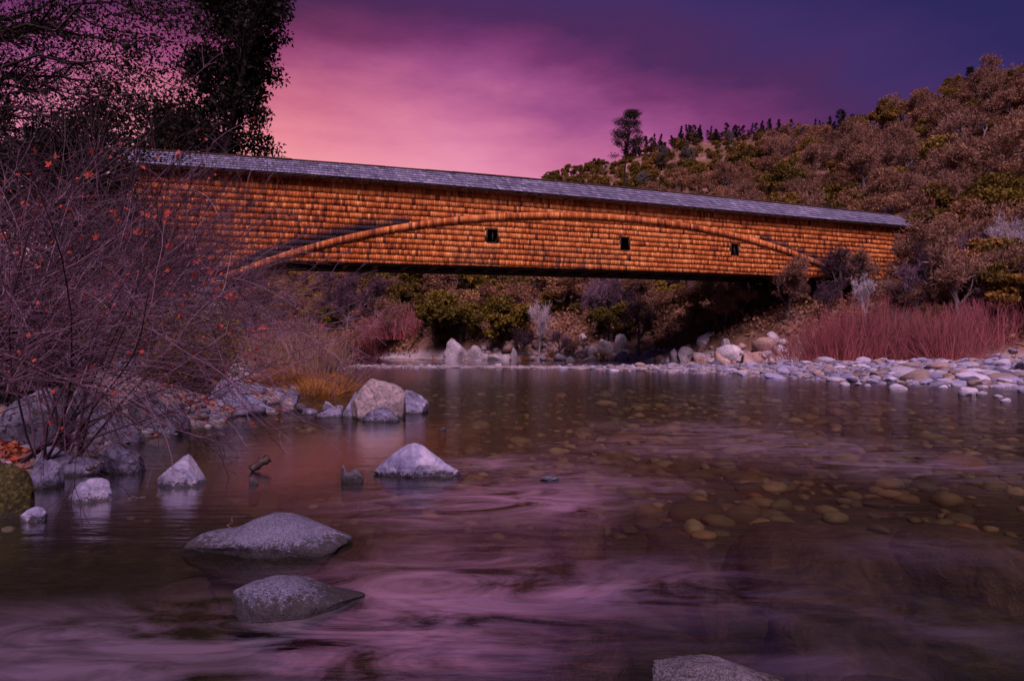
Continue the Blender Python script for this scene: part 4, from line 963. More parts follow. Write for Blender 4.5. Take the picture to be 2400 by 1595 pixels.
def plant(kind, name, protos, k, loc, s, rz, label, cat, group=None, sz=1.0):
    t = thing(name, label, cat, loc, group, (0, 0, rz), (s, s, s * sz))
    for me in protos[k]:
        obj(me.name.split('.')[0], me, t)
    return t
PR = {}
PR['olive'] = [proto_round(600 + i, 'leaf_olive', 6.5, 3.3, 28, 190, .30) for i in range(4)]
PR['dark'] = [proto_round(620 + i, 'leaf_brush', 6.5, 3.4, 26, 190, .30) for i in range(3)]
PR['brownleaf'] = [proto_round(640 + i, 'leaf_brown', 6.5, 3.6, 22 + 5 * i, 130, .25, cl=.7 + .1 * i, bark='bark_grey') for i in range(4)]
PR['bare'] = [proto_bare(660 + i, 'twig_brown', 8.0, leafmat='leaf_brown', nleaf=900 + 500 * i, w=.06, lean=.25 * (i - 1.5)) for i in range(4)]
PR['white'] = [proto_bare(680 + i, 'twig_white', 9.0, bark='bark_white', n1=12, n2=70, n3=420, n4=2200, spread=.6, up=.12, w=.05) for i in range(2)] if False else None
PR['grey'] = [proto_conifer(700 + i, 'leaf_grey', 10., .2, 2.6, 60, 55, .30) for i in range(2)]
PR['pine'] = [proto_conifer(710 + i, 'leaf_pine', 12., .25, 2.0, 50, 45, .34, round_top=(i % 2 == 0)) for i in range(4)]
PR['brush'] = [proto_brush(720 + i, 'leaf_brush') for i in range(5)]
M['bark_white'] = simple('pale_bark', [(.3, (.30, .24, .27)), (.7, (.52, .44, .47))], 6, stretch=(1, 1, .3))
PR['white'] = [proto_bare(680 + i, 'twig_white', 9.0, bark='bark_white', n1=14, n2=80, n3=420, n4=2200, spread=.55, up=.14, w=.045) for i in range(2)]
PR['silver'] = [proto_bare(690 + i, 'twig_purple', 8.0, n1=10, n2=70, n3=480, n4=3000, up=.08, w=.05) for i in range(2)]

pr_ = np.random.default_rng(909)
_band_x = np.array([240, 440, 1200, 1450, 1800, 2088, 2162]); _band_t = np.array([352, 364, 419, 444, 475, 505, 534]); _band_b = np.array([650, 645, 648, 660, 675, 690, 690])
def hillpt(x, t):                                       # a point of the far slope: column x, fraction t up the slope
    u = (x - CX) / F; yb = float(np.interp(u, YB_U, YB)); yc = float(np.interp(u, YC_U, YC)); Y = yb + t * (yc - yb); X = u * Y; return X, Y, h1(X, Y)
def seen(X, Y, z, hgt, R_):                             # False when the bridge hides it wholly
    xp = CX + F * X / Y; y0 = HY - (z + hgt - CH) / Y * F; y1 = HY - (z - CH) / Y * F
    if xp < -150 or xp > 2560: return False
    if 240 < xp < 2150:
        T = np.interp(xp, _band_x, _band_t); B = np.interp(xp, _band_x, _band_b)
        if y0 > T + 4 and y1 < B - 4: return False
    return True
placed = []
def free(X, Y, d):
    for a, b, c in placed:
        if (a - X) ** 2 + (b - Y) ** 2 < (d + c) ** 2 * .30: return False
    return True
KW = {'pine': 'dark pine', 'dark': 'dark green bushy tree', 'olive': 'olive green oak', 'bare': 'brown leafless oak', 'brownleaf': 'rusty leaved oak', 'silver': 'mauve grey leafless tree', 'brush': 'low olive shrub', 'grey': 'grey pine'}
def relabel(kd, kinds, label, group, s, t, tr, cat):
    f = (t - tr[0]) / (tr[1] - tr[0]); hgt = 'high up' if f > .66 else 'halfway up' if f > .33 else 'low down'; size = 'large' if s > 1.05 else 'small' if s < .75 else 'mid sized'
    if label.startswith(('on ', 'standing ')): label = KW[kd] + ' ' + label
    if tr[1] - tr[0] < .1: return f'{size} {label}', cat, f'{group}, {size} {KW[kd]}'
    return f'{size} {label}, {hgt}', cat, f'{group}, {size} {KW[kd]}, {hgt}'
def hill_trees(n, kinds, xr, tr, sr, name, label, cat, group, gap, tries=12):
    done = 0
    for _ in range(n * tries):
        if done >= n: break
        x = pr_.uniform(*xr); t = pr_.uniform(tr[0], tr[1]) ; X, Y, z = hillpt(x, t); s = pr_.uniform(*sr)
        if not seen(X, Y, z, 6.5 * s, 3 * s) or not free(X, Y, gap * s): continue
        placed.append((X, Y, gap * s)); kd = kinds[pr_.integers(0, len(kinds))]; k = int(pr_.integers(0, len(PR[kd])))
        plant(kd, name, PR[kd], k, (X, Y, z - .15), s, pr_.uniform(0, 6.28), *relabel(kd, kinds, label, group, s, t, tr, cat), pr_.uniform(.85, 1.15)); done += 1
# crest of dark pines along the middle ridge, then the slope in front
hill_trees(150, ['pine', 'dark', 'pine'], (1460, 2010), (.94, 1.02), (.32, .6), 'pine_tree', 'on the dark middle ridge against the violet sky', 'tree', 'dark trees along the ridge', .42)
hill_trees(30, ['dark', 'olive'], (1200, 1440), (.93, 1.0), (.4, .7), 'ridge_tree', 'on the lower ridge crest left of the tall pine', 'tree', 'small trees on the lower crest', .7)
hill_trees(20, ['dark', 'olive', 'bare'], (2000, 2460), (.86, 1.0), (.8, 1.2), 'ridge_tree', 'on the skyline of the steep right slope', 'tree', 'trees on the right skyline', 2.0)
hill_trees(200, ['brush'], (1230, 1840), (.44, .95), (.8, 2.0), 'chaparral_shrub', 'olive brown chaparral shrub on the open pinkish slope', 'shrub', 'chaparral shrubs on the open slope', .95)
hill_trees(7, ['grey'], (1500, 1900), (.55, .92), (.5, .8), 'grey_pine', 'pale grey green pine among the hillside chaparral', 'tree', 'grey pines on the slope', 2.0)
hill_trees(100, ['bare', 'bare', 'brownleaf'], (1790, 2500), (.2, .92), (.75, 1.35), 'hillside_tree', 'on the slope right of the open chaparral', 'tree', 'trees on the right slope', 1.6)
hill_trees(26, ['bare', 'brownleaf', 'dark'], (1500, 1790), (.2, .56), (.7, 1.1), 'hillside_tree', 'on the lower slope just above the roof', 'tree', 'trees above the roof', 1.6)
hill_trees(60, ['brownleaf', 'olive', 'dark'], (1800, 2520), (.12, .9), (.8, 1.4), 'hillside_tree', 'standing high on the steep right slope', 'tree', 'full crowned oaks on the right slope', 1.9)
hill_trees(130, ['brownleaf', 'bare', 'dark', 'olive', 'silver'], (540, 1230), (.02, .75), (.6, 1.05), 'valley_tree', 'on the distant slope seen under the bridge', 'tree', 'trees on the slope under the bridge', 1.5)
hill_trees(120, ['brownleaf', 'bare', 'olive', 'brownleaf', 'brush'], (1180, 1980), (.06, .36), (.6, 1.05), 'bank_tree', 'on the steep bank below the bridge deck', 'tree', 'trees on the bank below the deck', 1.25)
hill_trees(60, ['brush', 'bare', 'silver', 'brush'], (1380, 2000), (.025, .13), (.4, .8), 'bank_shrub', 'on the rocky bank foot below the deck', 'shrub', 'shrubs on the rocky bank foot', .9)
hill_trees(60, ['brownleaf', 'bare', 'dark', 'bare', 'silver'], (2090, 2520), (.02, .24), (.5, .95), 'slope_tree', 'on the slope foot behind the red willows', 'tree', 'trees behind the red willows', 1.3)

def at_hill(x, yb, lo=60.):                             # terrain point under a pixel
    Ys_ = np.linspace(lo, 280, 1200); zr_ = CH + (HY - yb) / F * Ys_; th = height((x - CX) / F * Ys_, Ys_); w = np.where(th >= zr_)[0]
    Y = Ys_[w[0]] if len(w) else 120.; return Vector(((x - CX) / F * Y, Y, h1((x - CX) / F * Y, Y)))
def stand(kd, k, name, x, ybase, ytop, label, cat='tree', H0=None, rz=0., lo=60., wf=1.0):
    p = at_hill(x, ybase, lo); hh = (ybase - ytop) / F * p.y; s = hh / H0; t = plant(kd, name, PR[kd], k, p, s, rz, label, cat); t.scale = (s * wf, s * wf, s); return t
# picked out single trees
r = np.random.default_rng(1); PR['tall'] = [proto_conifer(730, 'leaf_pine', 26., .46, 5.2, 70, 75, .42)]
t = stand('tall', 0, 'tall_pine', 1462, 470, 264, 'tall slender pine with a rounded open crown and bare trunk', H0=26.)
PR['small_round'] = [proto_conifer(733, 'leaf_pine', 12., .5, 2.4, 34, 45, .34)]
stand('small_round', 0, 'ridge_pine', 1972, 325, 258, 'lone round topped pine standing clear of the ridge', H0=12.)
stand('pine', 1, 'ridge_snag', 1655, 320, 258, 'ragged double topped pine rising highest above the dark ridge', H0=12., wf=.7)
stand('dark', 1, 'skyline_oak', 2100, 300, 240, 'broad dark oak silhouetted where the two ridges meet', H0=6.5)
stand('pine', 2, 'skyline_pine', 2285, 235, 155, 'dark open pine on the steep right skyline', H0=12., wf=1.3)
stand('olive', 0, 'olive_oak', 1075, 835, 675, 'big olive oak above the tall cracked rock', H0=6.5, rz=1., lo=77)
stand('olive', 1, 'olive_oak', 1180, 838, 690, 'broad olive oak right of the cracked rock', H0=6.5, rz=2., lo=77)
stand('olive', 2, 'olive_oak', 1035, 815, 690, 'olive oak behind the cracked rock, left shoulder', H0=6.5, rz=3., lo=80)
stand('olive', 3, 'olive_oak', 1000, 800, 715, 'dark olive oak beside the magenta willow', H0=6.5, rz=3., lo=84)
stand('olive', 0, 'olive_oak', 1425, 800, 712, 'small bright olive oak above the stacked boulders', H0=6.5, rz=.6, lo=76)
stand('olive', 2, 'olive_oak', 1470, 800, 705, 'bushy olive oak just left of the tall mauve bush', H0=6.5, rz=4., lo=76)
stand('brownleaf', 0, 'amber_oak', 1620, 770, 665, 'amber leaved oak with a pale straight trunk', H0=6.5, rz=1., lo=76)
stand('brownleaf', 1, 'amber_oak', 1540, 760, 665, 'amber brown oak leaning over the rocky bank', H0=6.5, rz=2.5, lo=76)
stand('bare', 1, 'dark_oak', 1845, 830, 672, 'dark leaning leafless oak beside the flat topped boulder', H0=8., rz=2., lo=66)
stand('bare', 3, 'dark_oak', 1700, 770, 672, 'spreading leafless oak above the biggest brown boulder', H0=8., rz=1., lo=72)
stand('silver', 0, 'mauve_bush', 1495, 840, 690, 'tall mauve leafless bush on the rocky bank', 'bush', H0=8., lo=74, wf=.8)
stand('silver', 1, 'mauve_tree', 1165, 720, 672, 'pale mauve leafless tree top among the olive oaks', H0=8., lo=84, wf=1.2)
stand('white', 0, 'white_tree', 894, 785, 712, 'white branched leafless tree in front of the far slope', H0=9., lo=86, wf=1.1)
stand('white', 1, 'white_tree', 1262, 843, 700, 'slim pale leafless tree at the far water edge', H0=9., lo=75.5, wf=.6)
stand('silver', 1, 'mauve_bush', 1225, 846, 765, 'low mauve leafless bush left of the slim pale tree', 'bush', H0=8., lo=75.2, wf=1.2)
stand('silver', 0, 'mauve_bush', 1310, 846, 770, 'low mauve leafless bush right of the slim pale tree', 'bush', H0=8., lo=75.2, wf=1.1)
stand('bare', 2, 'leafless_bush', 1660, 848, 775, 'rounded brown leafless bush in front of the bank rocks', 'bush', H0=8., lo=72, wf=1.0)
stand('bare', 0, 'leafless_bush', 1372, 846, 780, 'low brown leafless bush beside the stacked boulders', 'bush', H0=8., lo=75., wf=1.1)
stand('white', 0, 'pale_tree', 2392, 735, 505, 'pale branched leafless tree on the slope by the dark ivy', H0=9., lo=60., rz=1.5, wf=.8)
stand('silver', 0, 'grey_tree', 2265, 700, 540, 'thin dark leafless tree beside the small sign', H0=8., lo=62., wf=.7)
stand('silver', 1, 'grey_tree', 2180, 740, 560, 'mauve leafless tree crowding the right bridge end', H0=8., lo=60., wf=.8)
stand('silver', 0, 'grey_bush', 2120, 760, 610, 'mauve twiggy bush in front of the right abutment', 'bush', H0=8., lo=58., wf=.8, rz=1.)
stand('white', 1, 'pale_tree', 2030, 770, 640, 'pale leaning leafless saplings under the right arch foot', H0=9., lo=56., wf=.7, rz=2.)
stand('silver', 1, 'grey_bush', 1950, 760, 650, 'mauve twiggy bush under the right arch foot', 'bush', H0=8., lo=58., wf=1., rz=2.)
stand('bare', 2, 'bare_tree', 745, 790, 665, 'thin dark leafless tree under the left of the deck', H0=8., lo=80., wf=.7)
stand('dark', 0, 'ivy_mound', 2385, 720, 650, 'dark green mound of ivy on the right slope', 'shrub', H0=6.5, lo=62., wf=1.2)

# ---- willow thickets: many thin upright shoots
def thicket(seed, name, base, W, D, H, n, mat, label, cat='bush', lean=.6, w0=.012, group=None):
    r = np.random.default_rng(seed); n1 = n // 4
    S = np.stack([r.normal(0, W * .26, n1), r.normal(0, D * .26, n1), np.zeros(n1)], 1)
    d = unit(np.stack([S[:, 0] / W * lean * 2 + r.normal(0, .22, n1), r.normal(0, .22, n1), np.ones(n1)], 1)); L = H * r.uniform(.45, 1.0, n1) * np.exp(-(S[:, 0] / W) ** 2 * 2.2)
    p = wander(r, S, d, L, 6, .09, .03); rd = taper(p, np.full(n1, w0 * 1.6), np.full(n1, w0 * .5))
    q, qr = sprout(r, p, rd, n, .15, .95, .5, (H * .18, H * .42), P=4, jit=.18, up=.04, rf=.7); q2, q2r = sprout(r, q, qr, n, .2, 1, .6, (H * .08, H * .18), P=3, jit=.1, up=.05, rf=.8)
    qr = np.maximum(qr, w0 * .45); q2r = np.maximum(q2r, w0 * .4)
    t = thing(name, label, cat, base, group)
    a, b, c = tubes(p, rd), tubes(q, qr), tubes(q2, q2r)
    obj('stem', twigmesh('stem', [(*a, len(p))], M[mat], r), t, kind='stuff'); obj('shoot', twigmesh('shoot', [(*b, len(q)), (*c, len(q2))], M['twig_willow' if mat == 'twig_red' else mat], r), t, kind='stuff')
    return t
WT = [(1945, 856, 130, 735, 'twig_red', 'bright red willow thicket left of the gravel mound'), (2035, 852, 150, 690, 'twig_red', 'tallest red willow thicket under the bridge end'), (2130, 848, 130, 735, 'twig_brown', 'brownish willow thicket in front of the stone abutment'),
      (2215, 850, 130, 715, 'twig_red', 'crimson willow thicket below the slope boulders'), (2300, 852, 130, 700, 'twig_red', 'wine red willow thicket behind the widest cobbles'), (2390, 850, 140, 690, 'twig_red', 'dark crimson willow thicket right of all other willows'),
      (2080, 842, 120, 725, 'twig_purple', 'mauve willow shoots between the two tallest thickets'), (2260, 842, 130, 720, 'twig_purple', 'purple willow shoots behind the crimson thicket')]
for i, (x, yb, wpx, yt, mt, lb) in enumerate(WT):
    Y = 53.5 + (i % 3) * 1.3 if i < 6 else 58.; X = (x - CX) / F * Y; z = h1(X, Y) - .05; H = (CH + (HY - yt) / F * Y - z) * 1.1
    thicket(800 + i, 'red_willow', (X, Y, z), wpx / F * Y * 1.5, 3.2, H, 1500, mt, lb, w0=.015)
p = gpx(945, 842); thicket(820, 'red_willow', (p.x * 88 / p.y, 88., h1(p.x * 88 / p.y, 88.)), 9.5, 4, 4.6, 1500, 'twig_red', 'magenta willow thicket across the far water beneath the deck', w0=.03)
thicket(821, 'red_willow', ((870 - CX) / F * 90, 90., h1((870 - CX) / F * 90, 90.)), 6, 4, 3.4, 900, 'twig_red', 'low magenta willow left of the larger far thicket', w0=.03)
thicket(822, 'red_willow', ((1060 - CX) / F * 80, 80., h1((1060 - CX) / F * 80, 80.)), 5, 3, 2.6, 700, 'twig_brown', 'brown willow scrub behind the tall cracked rock', w0=.03)
def left_z(X, Y): return h1(X, Y) - .03
for i, (x, Y, wpx, yt, n, lb, mt) in enumerate([
        (680, 30., 110, 735, 1500, 'brown red leafless shrub behind the orange grass', 'twig_brown'), (745, 29., 90, 760, 1100, 'thin brown leafless shrub beside the still water', 'twig_brown'), (615, 34., 90, 765, 1200, 'pinkish leafless shrub under the left arch foot', 'twig_red'),
        (640, 46., 150, 730, 1500, 'mauve leafless shrub on the shore beyond the bridge', 'twig_purple'), (800, 62., 80, 790, 500, 'sparse mauve shoots at the tip of the far shore', 'twig_purple')]):
    X = (x - CX) / F * Y; z = max(left_z(X, Y), -.05); thicket(840 + i, 'leafless_shrub', (X, Y, z), wpx / F * Y * 1.3, 2.5, (CH + (HY - yt) / F * Y - z) * 1.05, n, mt, lb, w0=.011 * Y / 30)

# ---- the leafless thicket on the left bank: arching whips in several shrubs
def red_leaf_mesh():
    ang = np.linspace(0, 2 * math.pi, 11)[:-1]; rad = np.array([1, .45, .85, .4, .7, .3, .7, .4, .85, .45]); V = [[0, 0, .12]] + [[math.cos(a) * q, math.sin(a) * q, -.28 * (q ** 2) + .25 * abs(math.sin(a)) * q] for a, q in zip(ang, rad)]
    return mesh('red_leaf', np.array(V), [np.array([[0, i + 1, (i + 1) % 10 + 1] for i in range(10)])], M['leaf_red'], attrs={'tone': np.linspace(.2, .9, 11)})
RED = red_leaf_mesh()
def whips(seed, base, H, n0, n1, n2, n3, reach, label, mat='twig_purple', leafpx=(), aim=(0.55, 0, 1.0), r0=.02, name='leafless_shrub'):
    r = np.random.default_rng(seed); base = np.array(base, float)
    S = r.normal(0, .16, (n0, 3)) * [1, 1, 0]; d = unit(np.array(aim) + r.normal(0, .42, (n0, 3)) * [1.3, 1, .5])
    p = wander(r, S, d, H * r.uniform(.55, 1.1, n0), 12, .13, -.025); rd = taper(p, r0 * r.uniform(.5, 1.2, n0), np.full(n0, r0 * .16))
    a, ar = sprout(r, p, rd, n1, .3, .97, .65, (reach * .45, reach), P=10, jit=.15, up=-.02, rf=.55); ar = np.maximum(ar, .0042)
    b, br = sprout(r, a, ar, n2, .1, 1, .6, (reach * .2, reach * .5), P=7, jit=.18, up=-.01, rf=.6); br = np.maximum(br, .0034)
    c, cr2 = sprout(r, b, br, n3, .15, 1, .6, (reach * .08, reach * .2), P=4, jit=.2, up=.0, rf=.6); cr2 = np.maximum(cr2, .0026)
    t = thing(name, label, 'shrub', base)
    A, B, C, D_ = tubes(p, rd, 5), tubes(a, ar), tubes(b, br), tubes(c, cr2)
    for k_ in range(n0): obj('stem', twigmesh('stem', [(*tubes(p[k_:k_ + 1], rd[k_:k_ + 1], 5), 1)], M[mat], r), t)
    obj('whip', twigmesh('whip', [(*B, len(a)), (*C, len(b)), (*D_, len(c))], M[mat], r), t, kind='stuff')
    allp = np.concatenate([a.reshape(-1, 3), b.reshape(-1, 3), p[:, 5:].reshape(-1, 3)]) + base
    PX = np.stack([CX + F * allp[:, 0] / allp[:, 1], HY - F * (allp[:, 2] - CH) / allp[:, 1]], 1)
    k3 = r.integers(0, len(b), 130); V_, Q_ = leaves(r, b[k3, r.integers(2, 7, 130)], .05, .02, .8); obj('small_red_leaf', leafmesh('small_red_leaf', V_, Q_, M['leaf_red'], r), t, kind='stuff')
    for (lx, ly, sz) in leafpx:
        i = int(np.argmin(((PX - [lx, ly]) ** 2).sum(1)))
        if np.hypot(*(PX[i] - [lx, ly])) > 40: continue
        s = sz / F * allp[i, 1] * .55; obj('red_leaf', RED, t, Vector(allp[i] - base), (r.uniform(.8, 2.2), r.uniform(-.6, .6), r.uniform(0, 6)), (s, s, s))
    return t
LP = [(210, 415, 22), (100, 480, 16), (210, 465, 16), (265, 505, 26), (280, 520, 18), (300, 535, 14), (328, 545, 22), (350, 500, 20), (362, 495, 18), (380, 520, 18), (395, 502, 22), (412, 500, 16), (390, 570, 24), (340, 552, 22), (225, 560, 18), (170, 505, 14), (415, 345, 18), (410, 368, 22), (385, 365, 14),
      (240, 640, 12), (290, 655, 14), (350, 650, 16), (455, 645, 20), (490, 640, 18), (500, 660, 16), (520, 668, 20), (505, 680, 18), (480, 670, 14), (540, 690, 18), (550, 695, 14), (465, 620, 14), (600, 768, 18), (617, 768, 16), (602, 820, 16), (540, 770, 16), (515, 770, 14), (45, 850, 18), (230, 930, 24), (330, 980, 14), (85, 945, 14), (530, 880, 20), (440, 735, 20), (425, 740, 16), (130, 365, 24), (60, 350, 20), (20, 545, 18)]
LS = sorted(LP)
whips(900, (-5.75, 8.6, .15), 4.3, 23, 148, 371, 560, 2.3, 'tall leafless shrub with grey stems rising from the smooth sloping boulder', leafpx=[l for i, l in enumerate(LP) if i % 3 == 0], r0=.017)
whips(901, (-7.6, 10.8, .9), 4.4, 23, 148, 371, 560, 2.6, 'leafless shrub with arching mauve whips behind the lichen boulders', leafpx=[l for i, l in enumerate(LP) if i % 3 == 1], r0=.017, aim=(.7, 0, .9))
whips(902, (-8.8, 15.5, 1.3), 4.6, 21, 138, 371, 560, 3.0, 'leafless shrub with scattered red leaves hanging before the shake wall', leafpx=[l for i, l in enumerate(LP) if i % 3 == 2], r0=.017, aim=(.75, 0, .8))
whips(903, (-11.5, 21.0, 2.0), 5.2, 21, 138, 371, 525, 3.6, 'mauve leafless shrub leaning out beneath the left arch foot', leafpx=[l for l in LP if l[0] > 430], r0=.022, aim=(.8, 0, .75))
whips(904, (-6.6, 7.4, .6), 3.0, 18, 108, 272, 385, 2.0, 'low tangle of leafless whips spreading over the mossy boulder', r0=.014, aim=(.5, .2, .8))
whips(905, (-13.5, 26., 2.6), 6.0, 18, 118, 297, 454, 4.2, 'dark leafless shrub on the bank below the bridge wall', 'twig_brown', r0=.026, aim=(.55, 0, .9))
whips(906, (-10.5, 13.0, 2.0), 5.0, 21, 128, 321, 489, 3.0, 'leafless shrub rising before the dark evergreen on the left', r0=.017, aim=(.35, 0, 1.0))
whips(907, (-8.6, 9.6, 1.1), 5.6, 26, 160, 440, 550, 2.6, 'long sweeping leafless whips arching out over the pool', r0=.014, aim=(1.0, 0, .55), leafpx=[(l[0], l[1], l[2]) for l in LP[::2]])
whips(908, (-9.4, 12.5, 2.4), 5.6, 26, 160, 440, 550, 2.6, 'long sweeping leafless whips crossing before the bridge end', r0=.014, aim=(1.0, 0, .35), leafpx=LP[1::2])
whips(909, (-7.4, 8.0, 1.6), 4.4, 22, 144, 385, 450, 2.2, 'leafless whips sweeping level above the lichen boulders', r0=.012, aim=(1.0, .1, .18))
# vine tangle with yellow and green leaves
def vine(seed, cx, cy, W, H, n, label, mat='leaf_yellow'):
    r = np.random.default_rng(seed); base = np.array([cx, cy, h1(cx, cy)]); C = clumps(r, 60, 0, 0, H * .5, W, W * .6, H * .5, .35); pos = np.repeat(C, n // 60, 0) + r.normal(0, .22 if cy < 30 else .5, (n // 60 * 60, 3))
    V, Q = leaves(r, pos, .085 if cy < 20 else .12 if cy < 30 else .24, 0, .8); t = thing('vine_tangle', label, 'vine', base); obj('leaf_cover', leafmesh('leaf_cover', V, Q, M[mat], r), t, kind='stuff')
    st = wander(r, r.normal(0, .4, (60, 3)) * [1, 1, 0], unit(r.normal(0, .6, (60, 3)) + [.3, 0, .8]), r.uniform(.6, 1.2, 60) * H * 1.3, 9, .25, -.03); obj('stem', mesh('stem', *tubes(st, taper(st, np.full(60, .012), np.full(60, .004))), M['bark_grey'], smooth=True), t, kind='stuff')
vine(930, -9.4, 19.5, 1.7, 2.2, 6000, 'vine tangle with yellow leaves on the bank above the pool')
vine(931, -8.2, 17.5, 1.2, 1.2, 4200, 'low green vine cover behind the blue grey slab', 'leaf_brush')
vine(932, -12.5, 22., 2.2, 2.6, 5000, 'dark vine mound below the bridge wall', 'leaf_brush')
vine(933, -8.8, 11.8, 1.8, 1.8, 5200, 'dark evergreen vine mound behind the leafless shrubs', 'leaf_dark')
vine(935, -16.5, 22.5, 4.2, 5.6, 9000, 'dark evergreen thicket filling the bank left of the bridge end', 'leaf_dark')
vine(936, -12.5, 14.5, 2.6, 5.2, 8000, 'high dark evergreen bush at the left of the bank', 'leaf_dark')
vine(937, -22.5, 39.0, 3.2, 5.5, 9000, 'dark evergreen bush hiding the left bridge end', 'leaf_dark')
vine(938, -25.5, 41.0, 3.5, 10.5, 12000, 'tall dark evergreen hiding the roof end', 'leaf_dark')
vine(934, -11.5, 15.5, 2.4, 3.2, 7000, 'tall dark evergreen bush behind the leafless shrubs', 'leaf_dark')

# ---- grasses
def tuft(seed, loc, W, H, n, label, mat='grass'):
    r = np.random.default_rng(seed); S = r.normal(0, W * .22, (n, 3)) * [1, .8, 0]; d = unit(np.concatenate([S[:, :2] / W * 1.6 + r.normal(0, .3, (n, 2)), np.ones((n, 1))], 1)); p = wander(r, S, d, H * r.uniform(.5, 1.1, n), 5, .1, -.10)
    t = thing('grass_tuft', label, 'grass', loc); w = H * .016; obj('blade', twigmesh('blade', [(*tubes(p, taper(p, np.full(n, w), np.full(n, w * .2))), n)], M[mat], r), t, kind='stuff')
for i, (x, yb, wpx, hpx, lb) in enumerate([(735, 935, 74, 42, 'rusty orange grass tuft at the water rim'), (780, 928, 50, 44, 'yellowish grass tuft beside the big tan boulder'), (680, 908, 70, 44, 'pale orange grass tuft behind the mottled stone'), (620, 905, 60, 32, 'flat pinkish grass tuft behind the blue grey slab'), (705, 896, 70, 40, 'tall feathery grass tuft under the leafless shrub'), (755, 908, 60, 34, 'green tinged grass tuft behind the rusty one'), (650, 900, 60, 30, 'short straw coloured grass tuft on the sand')]):
    Ys_ = np.linspace(8, 45, 400); th = height((x - CX) / F * Ys_, Ys_); w = np.where(th >= CH + (HY - yb) / F * Ys_)[0]; Y = Ys_[w[0]] if len(w) else 21.; X = (x - CX) / F * Y
    tuft(950 + i, (X, Y, h1(X, Y) - .02), wpx / F * Y * 1.25, hpx / F * Y * 1.35, 420, lb)
for i, (x, Y, wpx, hpx, lb) in enumerate([(1412, 74.6, 34, 24, 'round orange grass tuft beside the pale sloping boulder'), (1298, 75.3, 30, 20, 'orange grass tuft below the low mauve bush'), (1240, 75.3, 36, 14, 'long orange grass tuft at the far water edge'), (1548, 74.5, 26, 20, 'orange grass tuft behind the white peaked boulder'), (1626, 72.8, 18, 18, 'small rust tuft left of the dark split rock'), (1345, 75.2, 26, 12, 'thin orange tuft behind the flat pale rock')]):
    X = (x - CX) / F * Y; tuft(970 + i, (X, Y, h1(X, Y) - .05), wpx / F * Y * 1.2, hpx / F * Y * 1.35, 260, lb)
# fallen red leaves on the bank
r = np.random.default_rng(41); P = []
for (x, y, n, sx, sy) in [(95, 895, 320, 60, 12), (470, 945, 150, 40, 10), (30, 1050, 260, 22, 28), (545, 958, 50, 22, 6), (600, 925, 60, 30, 8), (240, 925, 60, 60, 14), (640, 945, 50, 40, 10)]:
    xs = r.normal(x, sx, n); ys = r.normal(y, sy, n); Ys_ = np.linspace(4, 40, 300)
    TH = height(np.outer((xs - CX) / F, Ys_).ravel(), np.tile(Ys_, n)).reshape(n, -1); RY = CH + (HY - ys)[:, None] / F * Ys_[None]
    for k in range(n):
        w = np.where(TH[k] >= RY[k])[0]
        if len(w) and TH[k][w[0]] > .01: Y = Ys_[w[0]]; P.append(((xs[k] - CX) / F * Y, Y, TH[k][w[0]] + r.uniform(.01, .06)))
V, Q = leaves(r, np.array(P), .10, 0, .8, .7); obj('leaf_litter', leafmesh('leaf_litter', V, Q, M['litter'], r), label='fallen red leaves scattered on the left bank', cat='leaves', kind='stuff')

# ---- big trees at the left
def big_tree(seed, name, base, H, lean, crown, n1, n2, n3, nleaf, leaf, mat, label, bark='bark', trunk_r=.4, spread=.3):
    """crown: list of (x, y, z, rx, ry, rz) lobes in world space"""
    r = np.random.default_rng(seed); base = np.array(base, float); tr = wander(r, np.zeros((1, 3)), np.array([lean]), np.array([H]), 12, .07); rd = taper(tr, [trunk_r], [trunk_r * .3])
    w = np.array([c[3] * c[4] * c[5] for c in crown]); w = w / w.sum(); cl = []
    for c, f in zip(crown, w):
        n = max(3, int(n2 * f)); cl.append(clumps(r, n, *c, .42) - base)
    cl = np.concatenate(cl)
    # limbs run from the trunk to groups of clumps
    tp = tr[0]; idx_ = r.choice(len(cl), min(n1, len(cl)), replace=False); L = []
    for i in idx_:
        z = cl[i, 2]; k = int(np.clip(np.searchsorted(tp[:, 2], z * .72), 2, 10)); A = tp[k]; B = cl[i]; t = np.linspace(0, 1, 9)[:, None]; mid = A + (B - A) * t + np.array([0, 0, 1.0]) * np.sin(t * math.pi) * np.linalg.norm(B - A) * .12 + r.normal(0, .04, (9, 3)) * np.linalg.norm(B - A) * np.sin(t * math.pi); L.append(mid)
    L = np.array(L); Lr = taper(L, r.uniform(.16, .34, len(L)) * trunk_r, np.full(len(L), .035 * trunk_r))
    T2, T2r = sprout(r, L, Lr, n3, .3, 1, .7, (H * .05, H * .12), P=6, jit=.25, up=-.02, rf=.5)
    t = thing(name, label, 'tree', base); obj('trunk', mesh('trunk', *tubes(tr, rd, 9), M[bark], smooth=True), t)
    for lb_, rr_ in zip(L, Lr): obj('limb', mesh('limb', *tubes(lb_[None], rr_[None], 6), M[bark], smooth=True), t)
    obj('twig', mesh('twig', *tubes(T2, np.maximum(T2r, .008), 3), M[bark], smooth=True), t, kind='stuff')
    k = r.integers(0, len(cl), nleaf); pos = cl[k] + unit(r.normal(size=(nleaf, 3)) + [0, 0, -.1]) * (r.random((nleaf, 1)) ** .5) * spread * np.array([1.2, 1.2, .9])
    V, Q = leaves(r, pos, leaf, 0, .5, droop=.5); obj('crown', leafmesh('crown', V, Q, M[mat], r), t, kind='stuff')
def wp(x, y, Y): return ((x - CX) / F * Y, Y, CH + (HY - y) / F * Y)
Y = 62.
def lobes(Y, L): return [(*wp(x, y, Y + dy), rx / F * Y, ry_, rz / F * Y) for (x, y, rx, rz, ry_, dy) in L]
